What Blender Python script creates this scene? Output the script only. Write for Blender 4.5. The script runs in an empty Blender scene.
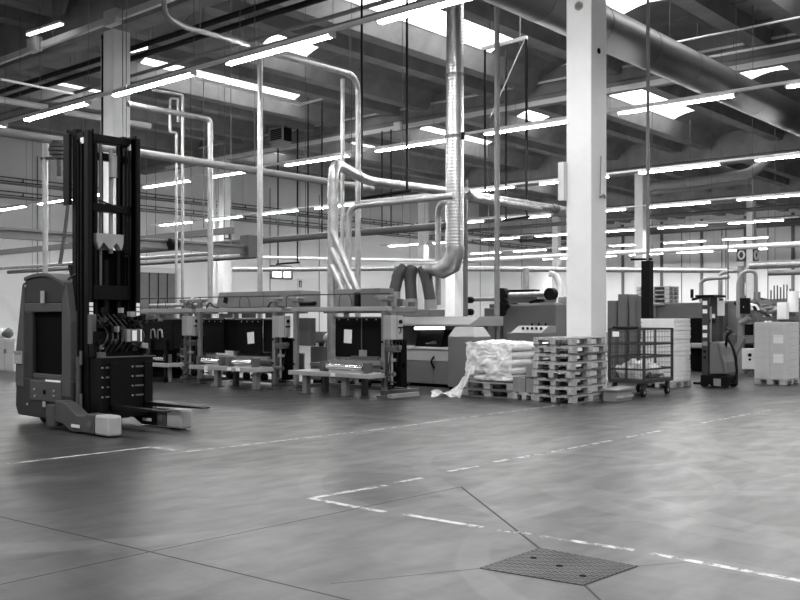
import bpy, bmesh, math, random
from mathutils import Vector, Matrix
random.seed(7)
SC = bpy.context.scene
COL = SC.collection
# ---------------------------------------------------------------- camera geometry (800x600 frame)
FPX, CX, HY, CAMH = 945.4, 400.0, 318.0, 1.5
FW = (0.7554, 0.6553)          # viewing direction on the floor plan; building axes are world X and Y
RT = (0.6553, -0.7554)
def W(px, py, d):
    r = (px - CX) / FPX * d
    return Vector((FW[0]*d + RT[0]*r, FW[1]*d + RT[1]*r, CAMH + (HY - py) / FPX * d))
def G(px, py, z=0.0):
    d = (CAMH - z) * FPX / (py - HY)
    v = W(px, py, d); v.z = z
    return v
def yx(px):
    r = (px - CX) / FPX
    return (0.6553 - 0.7554*r) / (0.7554 + 0.6553*r)
def onX(px, X, py=None):
    Y = X * yx(px); d = FW[0]*X + FW[1]*Y
    return Vector((X, Y, 0 if py is None else CAMH + (HY - py) / FPX * d))
def onY(px, Y, py=None):
    X = Y / yx(px); d = FW[0]*X + FW[1]*Y
    return Vector((X, Y, 0 if py is None else CAMH + (HY - py) / FPX * d))
def dep(v): return FW[0]*v[0] + FW[1]*v[1]
def hz(py, X, Y): return CAMH + (HY - py) / FPX * (FW[0]*X + FW[1]*Y)
ORD = ['first','second','third','fourth','fifth','sixth','seventh','eighth','ninth','tenth','eleventh','twelfth','thirteenth','fourteenth','fifteenth','sixteenth']

# ---------------------------------------------------------------- materials
MATS = {}
def mat(name, c, rough=0.6, metal=0.0, var=0.0, vscale=4.0, bump=0.0, bscale=40.0, spec=0.5, emit=None, estr=0.0, alpha=None, stretch=None):
    m = bpy.data.materials.new(name); m.use_nodes = True
    nt = m.node_tree; b = nt.nodes['Principled BSDF']
    col = (c, c, c, 1)
    b.inputs['Base Color'].default_value = col
    b.inputs['Roughness'].default_value = rough
    b.inputs['Metallic'].default_value = metal
    b.inputs['Specular IOR Level'].default_value = spec
    tc = nt.nodes.new('ShaderNodeTexCoord')
    if var > 0:
        n = nt.nodes.new('ShaderNodeTexNoise'); n.inputs['Scale'].default_value = vscale; n.inputs['Detail'].default_value = 5
        src = tc.outputs['Object']
        if stretch:
            mp = nt.nodes.new('ShaderNodeMapping'); mp.inputs['Scale'].default_value = stretch
            nt.links.new(src, mp.inputs['Vector']); src = mp.outputs['Vector']
        nt.links.new(src, n.inputs['Vector'])
        r = nt.nodes.new('ShaderNodeValToRGB')
        lo, hi = max(0, c*(1-var)), min(1, c*(1+var))
        r.color_ramp.elements[0].position = 0.3; r.color_ramp.elements[0].color = (lo, lo, lo, 1)
        r.color_ramp.elements[1].position = 0.7; r.color_ramp.elements[1].color = (hi, hi, hi, 1)
        nt.links.new(n.outputs['Fac'], r.inputs['Fac']); nt.links.new(r.outputs['Color'], b.inputs['Base Color'])
    if bump > 0:
        n2 = nt.nodes.new('ShaderNodeTexNoise'); n2.inputs['Scale'].default_value = bscale
        nt.links.new(tc.outputs['Object'], n2.inputs['Vector'])
        bp = nt.nodes.new('ShaderNodeBump'); bp.inputs['Strength'].default_value = bump; bp.inputs['Distance'].default_value = 0.02
        nt.links.new(n2.outputs['Fac'], bp.inputs['Height']); nt.links.new(bp.outputs['Normal'], b.inputs['Normal'])
    if emit is not None:
        b.inputs['Emission Color'].default_value = (emit, emit, emit, 1); b.inputs['Emission Strength'].default_value = estr
    if alpha is not None: b.inputs['Alpha'].default_value = alpha
    MATS[name] = m
    return m
M = MATS
mat('white_paint', 0.80, 0.5, var=0.05, vscale=1.5)
mat('wall_paint', 0.86, 0.8, var=0.04, vscale=0.4)
mat('concrete', 0.24, 0.85, var=0.2, vscale=1.2, bump=0.15, bscale=12)
mat('slab', 0.20, 0.85, var=0.25, vscale=0.9, bump=0.15, bscale=12)
mat('galvanised', 0.50, 0.42, 0.8, var=0.16, vscale=6)
mat('duct_metal', 0.50, 0.36, 0.85, var=0.22, vscale=5)
mat('steel_paint', 0.21, 0.5, var=0.10, vscale=3)
mat('rail_white', 0.70, 0.5)
mat('grey_duct', 0.06, 0.45, var=0.12, vscale=1.0)
mat('dark_pipe', 0.11, 0.5, var=0.1)
mat('black_metal', 0.004, 0.5, spec=0.16)
mat('black_matt', 0.003, 0.8, spec=0.06)
mat('truck_grey', 0.024, 0.5, var=0.06, spec=0.3)
mat('truck_light', 0.058, 0.5, var=0.06, spec=0.4)
mat('truck_tip', 0.34, 0.5, var=0.1)
mat('rubber', 0.008, 0.8, spec=.2)
mat('machine_grey', 0.15, 0.5, var=0.06, vscale=2)
mat('machine_mid', 0.09, 0.5, var=0.08, vscale=2)
mat('machine_light', 0.27, 0.5, var=0.06, vscale=2)
mat('machine_white', 0.66, 0.5)
mat('chrome', 0.75, 0.2, 1.0)
mat('panel_black', 0.003, 0.45, spec=0.12)
mat('paper', 0.92, 0.8)
mat('sheet_white', 0.90, 0.6, var=0.04)
mat('sack_white', 0.94, 0.5, var=0.06, vscale=6, bump=0.4, bscale=14)
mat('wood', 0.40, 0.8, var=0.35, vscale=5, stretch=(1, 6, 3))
mat('wood_shaded', 0.14, 0.8, var=0.35, vscale=5)  # skid boards: wood darkened to imitate the shade inside the pallet gaps
mat('carton', 0.24, 0.8, var=0.08)
mat('carton_dark', 0.13, 0.8, var=0.08)
mat('mesh_steel', 0.05, 0.5, 0.3)
mat('hose_grey', 0.045, 0.6, var=0.1)
mat('sign_white', 0.85, 0.5); mat('sign_black', 0.02, 0.5)
mat('cable', 0.02, 0.6)
mat('lamp', 0.9, 0.4, emit=1.0, estr=62.0)
mat('work_lamp', 0.9, 0.4, emit=1.0, estr=1.5)
mat('skylight', 0.9, 0.4, emit=1.0, estr=4.0)
mat('window_pane', 0.7, 0.1, emit=1.0, estr=1.6)
mat('grate', 0.07, 0.45, 0.5, var=0.35, vscale=3)
mat('carton_white', 0.62, 0.7, var=0.05)
mat('curb_white', 0.85, 0.6)
mat('pale_enamel', 0.40, 0.45, var=0.05, vscale=2)
mat('joint', 0.03, 0.9)
def film_mat():
    m = bpy.data.materials.new('plastic_film'); m.use_nodes = True; nt = m.node_tree
    b = nt.nodes['Principled BSDF']; b.inputs['Base Color'].default_value = (.95,.95,.95,1); b.inputs['Roughness'].default_value = .3
    tr = nt.nodes.new('ShaderNodeBsdfTransparent'); mx = nt.nodes.new('ShaderNodeMixShader')
    tc = nt.nodes.new('ShaderNodeTexCoord'); n = nt.nodes.new('ShaderNodeTexNoise'); n.inputs['Scale'].default_value = 5; n.inputs['Detail'].default_value = 4
    r = nt.nodes.new('ShaderNodeMapRange'); r.inputs[1].default_value = .35; r.inputs[2].default_value = .7; r.inputs[3].default_value = .5; r.inputs[4].default_value = .95
    nt.links.new(tc.outputs['Object'], n.inputs['Vector']); nt.links.new(n.outputs['Fac'], r.inputs[0]); nt.links.new(r.outputs[0], mx.inputs['Fac'])
    nt.links.new(tr.outputs[0], mx.inputs[1]); nt.links.new(b.outputs[0], mx.inputs[2]); nt.links.new(mx.outputs[0], nt.nodes['Material Output'].inputs['Surface'])
    M['film'] = m
film_mat()
def spiral_mat():                     # folded seams of a spiral-wound duct
    m = bpy.data.materials.new('spiral_duct'); m.use_nodes = True; nt = m.node_tree; b = nt.nodes['Principled BSDF']
    b.inputs['Base Color'].default_value = (.6,.6,.6,1); b.inputs['Metallic'].default_value = .9; b.inputs['Roughness'].default_value = .28
    tc = nt.nodes.new('ShaderNodeTexCoord'); w = nt.nodes.new('ShaderNodeTexWave'); w.bands_direction = 'Z'; w.inputs['Scale'].default_value = 4.2; w.inputs['Distortion'].default_value = .3
    bp = nt.nodes.new('ShaderNodeBump'); bp.inputs['Strength'].default_value = .2; bp.inputs['Distance'].default_value = .02
    nt.links.new(tc.outputs['Object'], w.inputs['Vector']); nt.links.new(w.outputs['Fac'], bp.inputs['Height']); nt.links.new(bp.outputs['Normal'], b.inputs['Normal'])
    M['spiral'] = m
spiral_mat()

# ---------------------------------------------------------------- mesh builder
class MB:
    def __init__(s): s.v = []; s.f = []; s.sm = []
    def add(s, vs, fs, smooth=False):
        o = len(s.v); s.v += [Vector(v) for v in vs]; s.f += [tuple(i+o for i in f) for f in fs]; s.sm += [smooth]*len(fs); return s
    def box(s, x0, x1, y0, y1, z0, z1):
        return s.add([(x0,y0,z0),(x1,y0,z0),(x1,y1,z0),(x0,y1,z0),(x0,y0,z1),(x1,y0,z1),(x1,y1,z1),(x0,y1,z1)],
            [(0,3,2,1),(4,5,6,7),(0,1,5,4),(1,2,6,5),(2,3,7,6),(3,0,4,7)])
    def bar(s, p, q, w, h=None, up=(0,0,1)):
        p, q = Vector(p), Vector(q); h = h or w; d = (q-p).normalized(); u = Vector(up)
        if abs(d.dot(u)) > .98: u = Vector((0,1,0))
        a = d.cross(u).normalized()*w/2; b = a.cross(d).normalized()*h/2
        vs = [p-a-b, p+a-b, p+a+b, p-a+b, q-a-b, q+a-b, q+a+b, q-a+b]
        return s.add(vs, [(0,1,2,3),(7,6,5,4),(0,4,5,1),(1,5,6,2),(2,6,7,3),(3,7,4,0)])
    def tube(s, pts, r, n=10, caps=True, rr=None):
        pts = [Vector(p) for p in pts]; k = len(pts); rings = []
        prev = None
        for i, p in enumerate(pts):
            d = (pts[min(i+1,k-1)] - pts[max(i-1,0)]).normalized()
            if prev is None:
                u = Vector((0,0,1)) if abs(d.z) < .95 else Vector((1,0,0)); a = d.cross(u).normalized()
            else: a = (prev - d*prev.dot(d)).normalized()
            prev = a; b = d.cross(a); R = rr[i] if rr else r
            if 0 < i < k-1:
                c = (pts[i]-pts[i-1]).normalized().dot((pts[i+1]-pts[i]).normalized()); sc = 1/max(.6, math.sqrt(max(0.01,(1+c)/2)))
            else: sc = 1
            rings.append([p + (a*math.cos(2*math.pi*j/n) + b*math.sin(2*math.pi*j/n))*R*(sc if not rr else 1) for j in range(n)])
        vs = [v for g in rings for v in g]; fs = []
        for i in range(k-1):
            for j in range(n): fs.append((i*n+j, i*n+(j+1)%n, (i+1)*n+(j+1)%n, (i+1)*n+j))
        s.add(vs, fs, True)
        if caps: s.add(rings[0], [tuple(reversed(range(n)))]); s.add(rings[-1], [tuple(range(n))])
        return s
    def cyl(s, p, q, r, n=16): return s.tube([p, q], r, n)
    def prism(s, prof, f, t0, t1):          # prof: 2-D outline; f(a,b,t) -> point
        n = len(prof); vs = [f(a,b,t0) for a,b in prof] + [f(a,b,t1) for a,b in prof]
        return s.add(vs, [tuple(range(n)), tuple(reversed(range(n,2*n)))] + [(i, n+i, n+(i+1)%n, (i+1)%n) for i in range(n)])
    def blob(s, c, rad, n=12, m=8, e=1.0):   # super-ellipsoid
        vs = []; fs = []
        sg = lambda x, p: math.copysign(abs(x)**p, x)
        for i in range(m+1):
            t = -math.pi/2 + math.pi*i/m
            for j in range(n):
                a = 2*math.pi*j/n
                vs.append((c[0]+rad[0]*sg(math.cos(t),e)*sg(math.cos(a),e), c[1]+rad[1]*sg(math.cos(t),e)*sg(math.sin(a),e), c[2]+rad[2]*sg(math.sin(t),e)))
        for i in range(m):
            for j in range(n): fs.append((i*n+j, i*n+(j+1)%n, (i+1)*n+(j+1)%n, (i+1)*n+j))
        return s.add(vs, fs, True)
    def build(s, name, material, parent=None, bevel=0.0, org=None, sub=0):
        if parent is not None: L = ORG[parent]
        elif org is not None: L = Vector(org)
        else:
            xs = [v.x for v in s.v]; ys = [v.y for v in s.v]; zs = [v.z for v in s.v]
            L = Vector(((min(xs)+max(xs))/2, (min(ys)+max(ys))/2, min(zs)))
        me = bpy.data.meshes.new(name); me.from_pydata([v - L for v in s.v], [], s.f)
        me.polygons.foreach_set('use_smooth', s.sm)
        bm = bmesh.new(); bm.from_mesh(me); bmesh.ops.recalc_face_normals(bm, faces=bm.faces); bm.to_mesh(me); bm.free()
        me.materials.append(M[material] if isinstance(material, str) else material); me.update()
        o = bpy.data.objects.new(name, me); COL.objects.link(o)
        ORG[o] = L
        if parent is not None: o.parent = parent
        else: o.location = L
        if bevel:
            b = o.modifiers.new('bevel', 'BEVEL'); b.width = bevel; b.segments = 2; b.limit_method = 'ANGLE'
        return o
ORG = {}
def tag(o, label, cat, group=None, kind=None):
    o['label'] = label
    if cat: o['category'] = cat
    if group: o['group'] = group
    if kind: o['kind'] = kind
    return o
def thing(name, label, cat, loc, group=None, kind=None):
    o = bpy.data.objects.new(name, None); COL.objects.link(o); o.empty_display_size = .1
    o.location = loc; ORG[o] = Vector(loc)
    return tag(o, label, cat, group, kind)
def dup(o, loc=None, rz=None, parent=None):
    c = o.copy(); COL.objects.link(c)
    if parent is not None: c.parent = parent
    if loc is not None: c.location = loc
    if rz is not None: c.rotation_euler = (0, 0, rz)
    for ch in [x for x in o.children]: dup(ch, parent=c)
    return c
def fillet(pts, rad, n=5):
    pts = [Vector(p) for p in pts]; out = [pts[0]]
    for i in range(1, len(pts)-1):
        p = pts[i]; a = pts[i-1]-p; b = pts[i+1]-p; r = min(rad, a.length*.49, b.length*.49)
        A = p + a.normalized()*r; B = p + b.normalized()*r
        for k in range(n+1):
            t = k/n; out.append(A*(1-t)**2 + p*2*t*(1-t) + B*t*t)
    out.append(pts[-1]); return out
def box(name, material, x0, x1, y0, y1, z0, z1, parent=None, bevel=0.0):
    return MB().box(min(x0,x1), max(x0,x1), min(y0,y1), max(y0,y1), min(z0,z1), max(z0,z1)).build(name, material, parent, bevel)
# ================================================================ SETTING
XMIN, XMAX, YMIN, YMAX = -14.0, 89.5, -25.0, 52.5
def struct(o, label): return tag(o, label, 'building part', kind='structure')
def floor_mat():
    m = bpy.data.materials.new('polished_concrete'); m.use_nodes = True; nt = m.node_tree; N = nt.nodes.new; Lk = nt.links.new
    b = nt.nodes['Principled BSDF']
    tc = N('ShaderNodeTexCoord')
    def noise(scale, detail, stretch=(1,1,1), dist=0.0, rot=0.0):
        mp = N('ShaderNodeMapping'); mp.inputs['Scale'].default_value = stretch; mp.inputs['Rotation'].default_value = (0,0,rot)
        n = N('ShaderNodeTexNoise'); n.inputs['Scale'].default_value = scale; n.inputs['Detail'].default_value = detail; n.inputs['Distortion'].default_value = dist
        Lk(tc.outputs['Object'], mp.inputs['Vector']); Lk(mp.outputs['Vector'], n.inputs['Vector']); return n.outputs['Fac']
    def rng(src, a, b_, c, d):
        r = N('ShaderNodeMapRange'); r.inputs[1].default_value = a; r.inputs[2].default_value = b_; r.inputs[3].default_value = c; r.inputs[4].default_value = d
        Lk(src, r.inputs[0]); return r.outputs[0]
    def math_(op, a, b_=None):
        n = N('ShaderNodeMath'); n.operation = op
        for i, x in enumerate((a, b_)):
            if x is None: continue
            if isinstance(x, (int, float)): n.inputs[i].default_value = x
            else: Lk(x, n.inputs[i])
        return n.outputs[0]
    a1 = rng(noise(.42, 5, (1, 1.6, 1), .4), .36, .62, .66, 1.2)
    a2 = rng(noise(2.2, 9, (1, 3.6, 1), .5, .75), .36, .66, .84, 1.14)
    a3 = rng(noise(2.6, 9, (4.2, 1, 1), .6, .30), .38, .68, .87, 1.12)
    a4 = rng(noise(14, 6, (2.5, 1, 1), .3, .85), .35, .65, .95, 1.05)
    base = math_('MULTIPLY', math_('MULTIPLY', a1, a2), math_('MULTIPLY', a3, a4))
    # curved tyre tracks scrubbed lighter into the coating
    sep = N('ShaderNodeSeparateXYZ'); Lk(tc.outputs['Object'], sep.inputs[0])
    wob = rng(noise(.8, 3), 0, 1, -.12, .12)
    tracks = [(9.6, 6.4, 2.2, .13), (7.4, 5.0, 1.9, .12), (11.8, 4.2, 1.6, .12), (6.2, 1.6, 2.4, .13), (13.2, 5.6, 2.4, .16), (10.2, 9.6, 3.0, .16), (15.5, -1.0, 7.2, .18), (10.5, 2.0, 4.1, .16), (10.8, 2.2, 5.2, .14), (6.0, 9.4, 4.6, .16), (14.5, 1.0, 5.6, .18), (9.2, -1.4, 3.0, .14), (12.5, 8.6, 3.2, .15), (3.5, 4.5, 3.8, .14), (17.0, 5.0, 4.4, .18), (9.0, 13.0, 6.5, .16), (8.2, 3.0, 1.5, .10)]
    acc = None
    for i, (x, y, R, w) in enumerate(tracks):
        dx = math_('SUBTRACT', sep.outputs[0], x); dy = math_('SUBTRACT', sep.outputs[1], y)
        d = math_('SQRT', math_('ADD', math_('MULTIPLY', dx, dx), math_('MULTIPLY', dy, dy)))
        e = math_('ABSOLUTE', math_('SUBTRACT', math_('ADD', d, wob), R))
        t = rng(e, w*.7, w*1.0, 1, 0)
        acc = t if acc is None else math_('MAXIMUM', acc, t)
    pat = rng(noise(.5, 3), .36, .52, .2, .75)
    base = math_('ADD', base, math_('MULTIPLY', acc, pat))
    val = math_('MULTIPLY', base, FLOOR_ALB)
    cc = N('ShaderNodeCombineColor')
    for i in range(3): Lk(val, cc.inputs[i])
    Lk(cc.outputs[0], b.inputs['Base Color'])
    Lk(rng(noise(1.8, 7, (1, 2.5, 1), .4, .75), .3, .7, .33, .43), b.inputs['Roughness'])
    b.inputs['Specular IOR Level'].default_value = .27
    M['floor'] = m
FLOOR_ALB = 0.043
floor_mat()
def paint_mat():
    m = bpy.data.materials.new('worn_line_paint'); m.use_nodes = True; nt = m.node_tree
    b = nt.nodes['Principled BSDF']; b.inputs['Base Color'].default_value = (.5,.5,.5,1); b.inputs['Roughness'].default_value = .6
    tr = nt.nodes.new('ShaderNodeBsdfTransparent'); mx = nt.nodes.new('ShaderNodeMixShader'); tc = nt.nodes.new('ShaderNodeTexCoord')
    n = nt.nodes.new('ShaderNodeTexNoise'); n.inputs['Scale'].default_value = 5; n.inputs['Detail'].default_value = 8; n.inputs['Roughness'].default_value = .75
    r = nt.nodes.new('ShaderNodeMapRange'); r.inputs[1].default_value = .41; r.inputs[2].default_value = .54; r.inputs[3].default_value = .08; r.inputs[4].default_value = .95
    nt.links.new(tc.outputs['Object'], n.inputs['Vector']); nt.links.new(n.outputs['Fac'], r.inputs[0]); nt.links.new(r.outputs[0], mx.inputs['Fac'])
    nt.links.new(tr.outputs[0], mx.inputs[1]); nt.links.new(b.outputs[0], mx.inputs[2]); nt.links.new(mx.outputs[0], nt.nodes['Material Output'].inputs['Surface'])
    M['line_paint'] = m
paint_mat()
fl = struct(MB().box(XMIN-.3, XMAX+.3, YMIN-.3, YMAX+.3, -.3, 0).build('floor', 'floor', org=(0,0,0)), 'scuffed grey polished concrete floor of the hall')
def strip(name, material, a, b, w, z=.002):
    p, q = G(*a), G(*b); d = (q-p).normalized(); n = Vector((-d.y, d.x, 0))*w/2
    h = Vector((0,0,z))
    return MB().add([p-n+h, q-n+h, q+n+h, p+n+h], [(0,1,2,3)]).build(name, material, fl)
for a, b in [((8,464),(151,447)), ((151,447),(176,450.5)), ((184,452),(400,427)), ((404,426),(556,405.5)),
             ((310,498.5),(386,485.5)), ((396,483),(422,478)), ((448,471.5),(478,466)), ((494,462),(524,457)), ((527,456.5),(612,440.5)), ((624,438),(662,430.5)), ((700,423.5),(770,410)),
             ((308,498),(358,507.5)), ((361,508),(385,512)), ((402,514),(482,527.5)), ((499,530),(634,550.5)), ((650,553.5),(812,583))]:
    strip('painted_line', 'line_paint', a, b, .062)
for a, b, w in [((-40,507.5),(150,552),.016), ((150,552),(352,601),.016), ((-40,593.5),(150,552),.014), ((150,552),(461,487),.014), ((461,487),(540,549),.02), ((584,585),(604,604),.016), ((330,584),(481,568.5),.009), ((637,566.5),(690,562),.008)]:
    strip('expansion_joint', 'joint', a, b, w, .0015)
T = .3
struct(MB().box(XMIN-T, XMAX+T, YMAX, YMAX+T, 0, 13.9).build('wall_left', 'wall_paint', org=(0,0,0)), 'tall white wall at the left far side of the hall')
struct(MB().box(XMAX, XMAX+T, YMIN-T, YMAX, 0, 13.9).build('wall_right', 'wall_paint', org=(0,0,0)), 'tall white panelled wall at the far end of the hall')
struct(MB().box(XMIN-T, XMAX+T, YMIN-T, YMIN, 0, 13.9).build('wall_near', 'wall_paint', org=(0,0,0)), 'white wall at the right of the viewpoint')
struct(MB().box(XMIN-T, XMIN, YMIN, YMAX, 0, 13.9).build('wall_back', 'wall_paint', org=(0,0,0)), 'white wall behind the viewpoint')
tn = 0
for Y in (46.9, 42.6, 38.4, 34.1, 29.7, 25.4):
    tn += 1
    struct(box('trim_%d' % tn, 'machine_grey', XMAX-.18, XMAX, Y-.12, Y+.12, 0, 11.2), 'grey steel rib on the far white wall')
for Y in (44.8, 44.2, 40.5, 36.4, 36.0, 32, 27.6):
    tn += 1
    struct(box('trim_%d' % tn, 'steel_paint', XMAX-.08, XMAX, Y-.035, Y+.035, 0, 10.6), 'thin vertical conduit on the far white wall')
for X in (28, 33.5, 46, 51, 64, 72, 79):
    tn += 1
    struct(box('trim_%d' % tn, 'steel_paint', X-.03, X+.03, YMAX-.03, YMAX, 0, 11), 'vertical panel joint on the left white wall')
# columns on the building grid
GX = [16.5, 35.0, 53.6, 72.0]
for X, Y, z1 in [(16.46, 9.42, 10.4), (16.46, 25.95, 10.4), (35.1, 27.1, 10.75), (35.2, 44.2, 10.75), (53.8, 27.0, 10.4), (53.8, 44.4, 10.4), (72, 27.0, 10.4), (72, 44.2, 10.4)]:
    a, b = .30, .28
    col = struct(MB().box(X-a, X+a, Y-b, Y+b, 0, z1).build('column', 'white_paint', bevel=.02), 'square white concrete column')
    ORG[col] = Vector((X, Y, 0))
    if Y < 10:
        t = MB(); t.tube([onY(692/1.0 if False else 578.7, Y-b-.02, 6), onY(578.7, Y-b-.02, 6)+Vector((0,-.001,.001))], .04) if False else None
        p = onX(578.8, X-a-.01, 6); MB().tube([p, p+Vector((-.02,0,0))], .085, 16).build('cover_disc', 'machine_light', col)
        MB().tube([p+Vector((-.02,0,0)), p+Vector((-.03,0,0))], .055, 16).build('cover_disc', 'machine_grey', col)
        p = onY(598.6, Y-b-.005, 51); MB().tube([p, p+Vector((0,-.015,0))], .055, 14).build('socket_hole', 'black_matt', col)
        # slim conduit with a hook on the right face
        MB().tube([onY(601, Y-b-.03, 156), onY(600, Y-b-.03, 197)], .012, 6).build('conduit', 'machine_light', col)
        MB().tube([onY(600, Y-b-.03, 197), onY(603.5, Y-b-.03, 194.5), onY(605, Y-b-.03, 198)], .02, 6).build('hook', 'machine_grey', col)
        box('side_fitting', 'machine_white', X-a-.14, X-a-.01, Y+b-.03, Y+b+.10, hz(201, X, Y), hz(163, X, Y), col)
    if (X, Y) == (16.46, 25.95):
        MB().tube([(X-a+.08, Y+b+.13, 0), (X-a+.08, Y+b+.13, 10.2)], .075, 12).build('downpipe', 'white_paint', col)
        MB().tube([(X-a-.02, Y+b+.03, 0), (X-a-.02, Y+b+.03, 10.3)], .03, 8).build('conduit', 'black_metal', col)
    if (X, Y) == (35.2, 44.2):
        MB().tube([(X-a-.12, Y+b+.15, 0), (X-a-.12, Y+b+.15, 10.2)], .13, 10).build('downpipe', 'white_paint', col)
        MB().tube([(X-a-.12, Y+b+.55, 0), (X-a-.12, Y+b+.55, 10.2)], .06, 8).build('conduit', 'machine_light', col)
        s = onY(227.5, Y-b-.02, 235)
# girders carrying the roof
for X in GX:
    zb = 10.75 if X == 35 else 10.4
    g = MB(); g.prism([(-.36,zb),(.36,zb),(.36,zb+.28),(.17,zb+.4),(.17,12.2),(-.17,12.2),(-.17,zb+.4),(-.36,zb+.28)], lambda a,b,t,X=X: (X+a, t, b), YMIN, YMAX)
    struct(g.build('roof_girder', 'concrete', org=(X,0,10.4)), 'concrete roof girder carried by the columns')
BAYS = [(XMIN, 16.5), (16.5, 35.0), (35.0, 53.6), (53.6, 72.0), (72.0, XMAX)]
WB = [23.45 + 5.9*k for k in range(-7, 5)]
for Y in WB:
    w = MB(); sm = MB()
    for x0, x1 in BAYS:
        w.prism([(-1.65,12.12),(-1.65,12.0),(-1.2,11.3),(-.6,11.3),(-.5,11.85),(.5,11.85),(.6,11.3),(1.2,11.3),(1.65,12.0),(1.65,12.12)], lambda a,b,t,Y=Y: (t, Y+a, b), x0+.55, x1-.55)
        x = x0 + 2.2
        while x < x1 - 1: sm.box(x-.02, x+.02, Y-.5, Y+.5, 11.835, 11.852); x += 2.4
    wb = struct(w.build('roof_beam', 'concrete', org=(0,Y,11.3)), 'twin-web concrete roof beam')
    sm.build('slab_seam', 'joint', wb)
VA = [20.5 + 5.9*k for k in range(-7, 6)]
SKY = {(1, 20.5): [(21.0,30.6)], (1, 26.4): [(23.9,26.2)], (1, 32.3): [(22.4,31.0)], (1, 38.2): [(22.0,24.4)], (1, 14.6): [(21,30)], (1, 8.7): [(21,30)],  # last two lie out of view, added for more daylight
       (2, 20.5): [(35.6,37.0),(40.2,47.2)], (2, 26.4): [(41.2,43.3)], (2, 32.3): [(35.6,36.8),(40.4,46.8)], (2, 38.2): [(41,43)], (2, 14.6): [(40.3,41.9)], (2, 44.1): [(38.5,41)],
       (4, 32.3): [(73.5,76)], (3, 38.2): [(59,63)], (3, 20.5): [(57,58.5)], (3, 44.1): [(57,61)],
       (0, 2.8): [(0,9)], (0, 8.7): [(-8,1)], (0, -3.1): [(0,9)], (0, -9.0): [(-4,5)]}  # front bay rooflights out of view, added to bring in daylight
def arc(Y, n=8, dz=0, hw=1.31): return [(Y - hw + 2*hw*i/n, 12.0 + dz + .30*(1 - (2*i/n-1)**2)) for i in range(n+1)]
roof = MB(); wn = 1; WIN = []
for bi, (x0, x1) in enumerate(BAYS):
    for Y in VA:
        segs = []; cur = x0 + .17
        for a, b in sorted(SKY.get((bi, round(Y,1)), [])): segs.append((cur, a)); WIN.append((a, b, Y)); cur = b
        segs.append((cur, x1 - .17))
        for a, b in segs:
            n = max(1, round((b-a)/3.0))
            for i in range(n):
                u0, u1 = a + (b-a)*i/n + .015, a + (b-a)*(i+1)/n - .015
                P = arc(Y); k = len(P)
                vs = [(u0, y, z) for y, z in P] + [(u1, y, z) for y, z in P] + [(u0, y, z+.1) for y, z in P] + [(u1, y, z+.1) for y, z in P]
                fs = []
                for j in range(k-1):
                    fs += [(j, j+1, k+j+1, k+j), (2*k+j, 3*k+j, 3*k+j+1, 2*k+j+1), (j, 2*k+j, 2*k+j+1, j+1), (k+j, k+j+1, 3*k+j+1, 3*k+j)]
                fs += [(0, k, 3*k, 2*k), (k-1, 3*k-1, 4*k-1, 2*k-1)]
                roof.add(vs, fs)
roof.box(XMIN, XMAX, YMIN, YMAX, 13.9, 14.0)
struct(roof.build('ceiling', 'slab', org=(0,0,12)), 'vaulted concrete roof panels between the wing beams')
for a, b, Y in WIN:
    wn += 1
    o = MB(); P = arc(Y, dz=.32); k = len(P); Q = arc(Y)
    o.add([(a, y, z) for y, z in P] + [(b, y, z) for y, z in P], [(j, j+1, k+j+1, k+j) for j in range(k-1)])
    f = MB()                                  # upstand curb round the rooflight
    for x, d in ((a, -.04), (b, .04)):
        f.add([(x, y, z) for y, z in Q] + [(x, y, z+.34) for y, z in Q] + [(x+d, y, z) for y, z in Q] + [(x+d, y, z+.34) for y, z in Q],
              [(j, j+1, k+j+1, k+j) for j in range(k-1)] + [(2*k+j, 2*k+j+1, 3*k+j+1, 3*k+j) for j in range(k-1)] + [(j, j+1, 2*k+j+1, 2*k+j) for j in range(k-1)])
    for s in (-1, 1): f.box(a, b, min(Y+s*1.27, Y+s*1.31), max(Y+s*1.27, Y+s*1.31), 11.98, 12.34)
    fr = struct(f.build('window_%d' % wn, 'curb_white', org=((a+b)/2, Y, 12.6)), 'rooflight with bright daylight between roof beams')
    o.build('pane', 'skylight', fr)
# window_1: small window on the left wall
z0, z1 = hz(281.5, 55, YMAX), hz(270.5, 55, YMAX)
xa, xb = onY(270.5, YMAX).x, onY(291, YMAX).x
f = MB(); y = YMAX - .06
for p, q in [((xa,y,z0),(xb,y,z0)), ((xa,y,z1),(xb,y,z1)), ((xa,y,z0),(xa,y,z1)), ((xb,y,z0),(xb,y,z1)), ((xa*.45+xb*.55,y,z0),(xa*.45+xb*.55,y,z1))]: f.bar(p, q, .14, .14)
w1 = struct(f.build('window_1', 'machine_grey'), 'small two-pane window high in the left white wall')
MB().box(xa, xb, YMAX-.03, YMAX-.01, z0, z1).build('pane', 'window_pane', w1)
# door_1: tall grey folding door in the left wall
xa, xb = onY(139, YMAX).x, onY(175, YMAX).x; zt = hz(273, (xa+xb)/2, YMAX)
d1 = struct(box('door_1', 'machine_grey', xa, xb, YMAX-.12, YMAX-.02, 0, zt), 'tall grey folding door in the left wall behind the truck')
for i in range(1, 4): box('leaf_joint', 'black_metal', xa+(xb-xa)*i/4-.03, xa+(xb-xa)*i/4+.03, YMAX-.14, YMAX-.12, 0, zt, d1)
fr = MB(); fr.box(xa-.25, xb+.25, YMAX-.2, YMAX, zt, zt+.35); fr.box(xb, xb+.2, YMAX-.2, YMAX, 0, zt); fr.build('door_frame', 'machine_white', d1)

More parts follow.
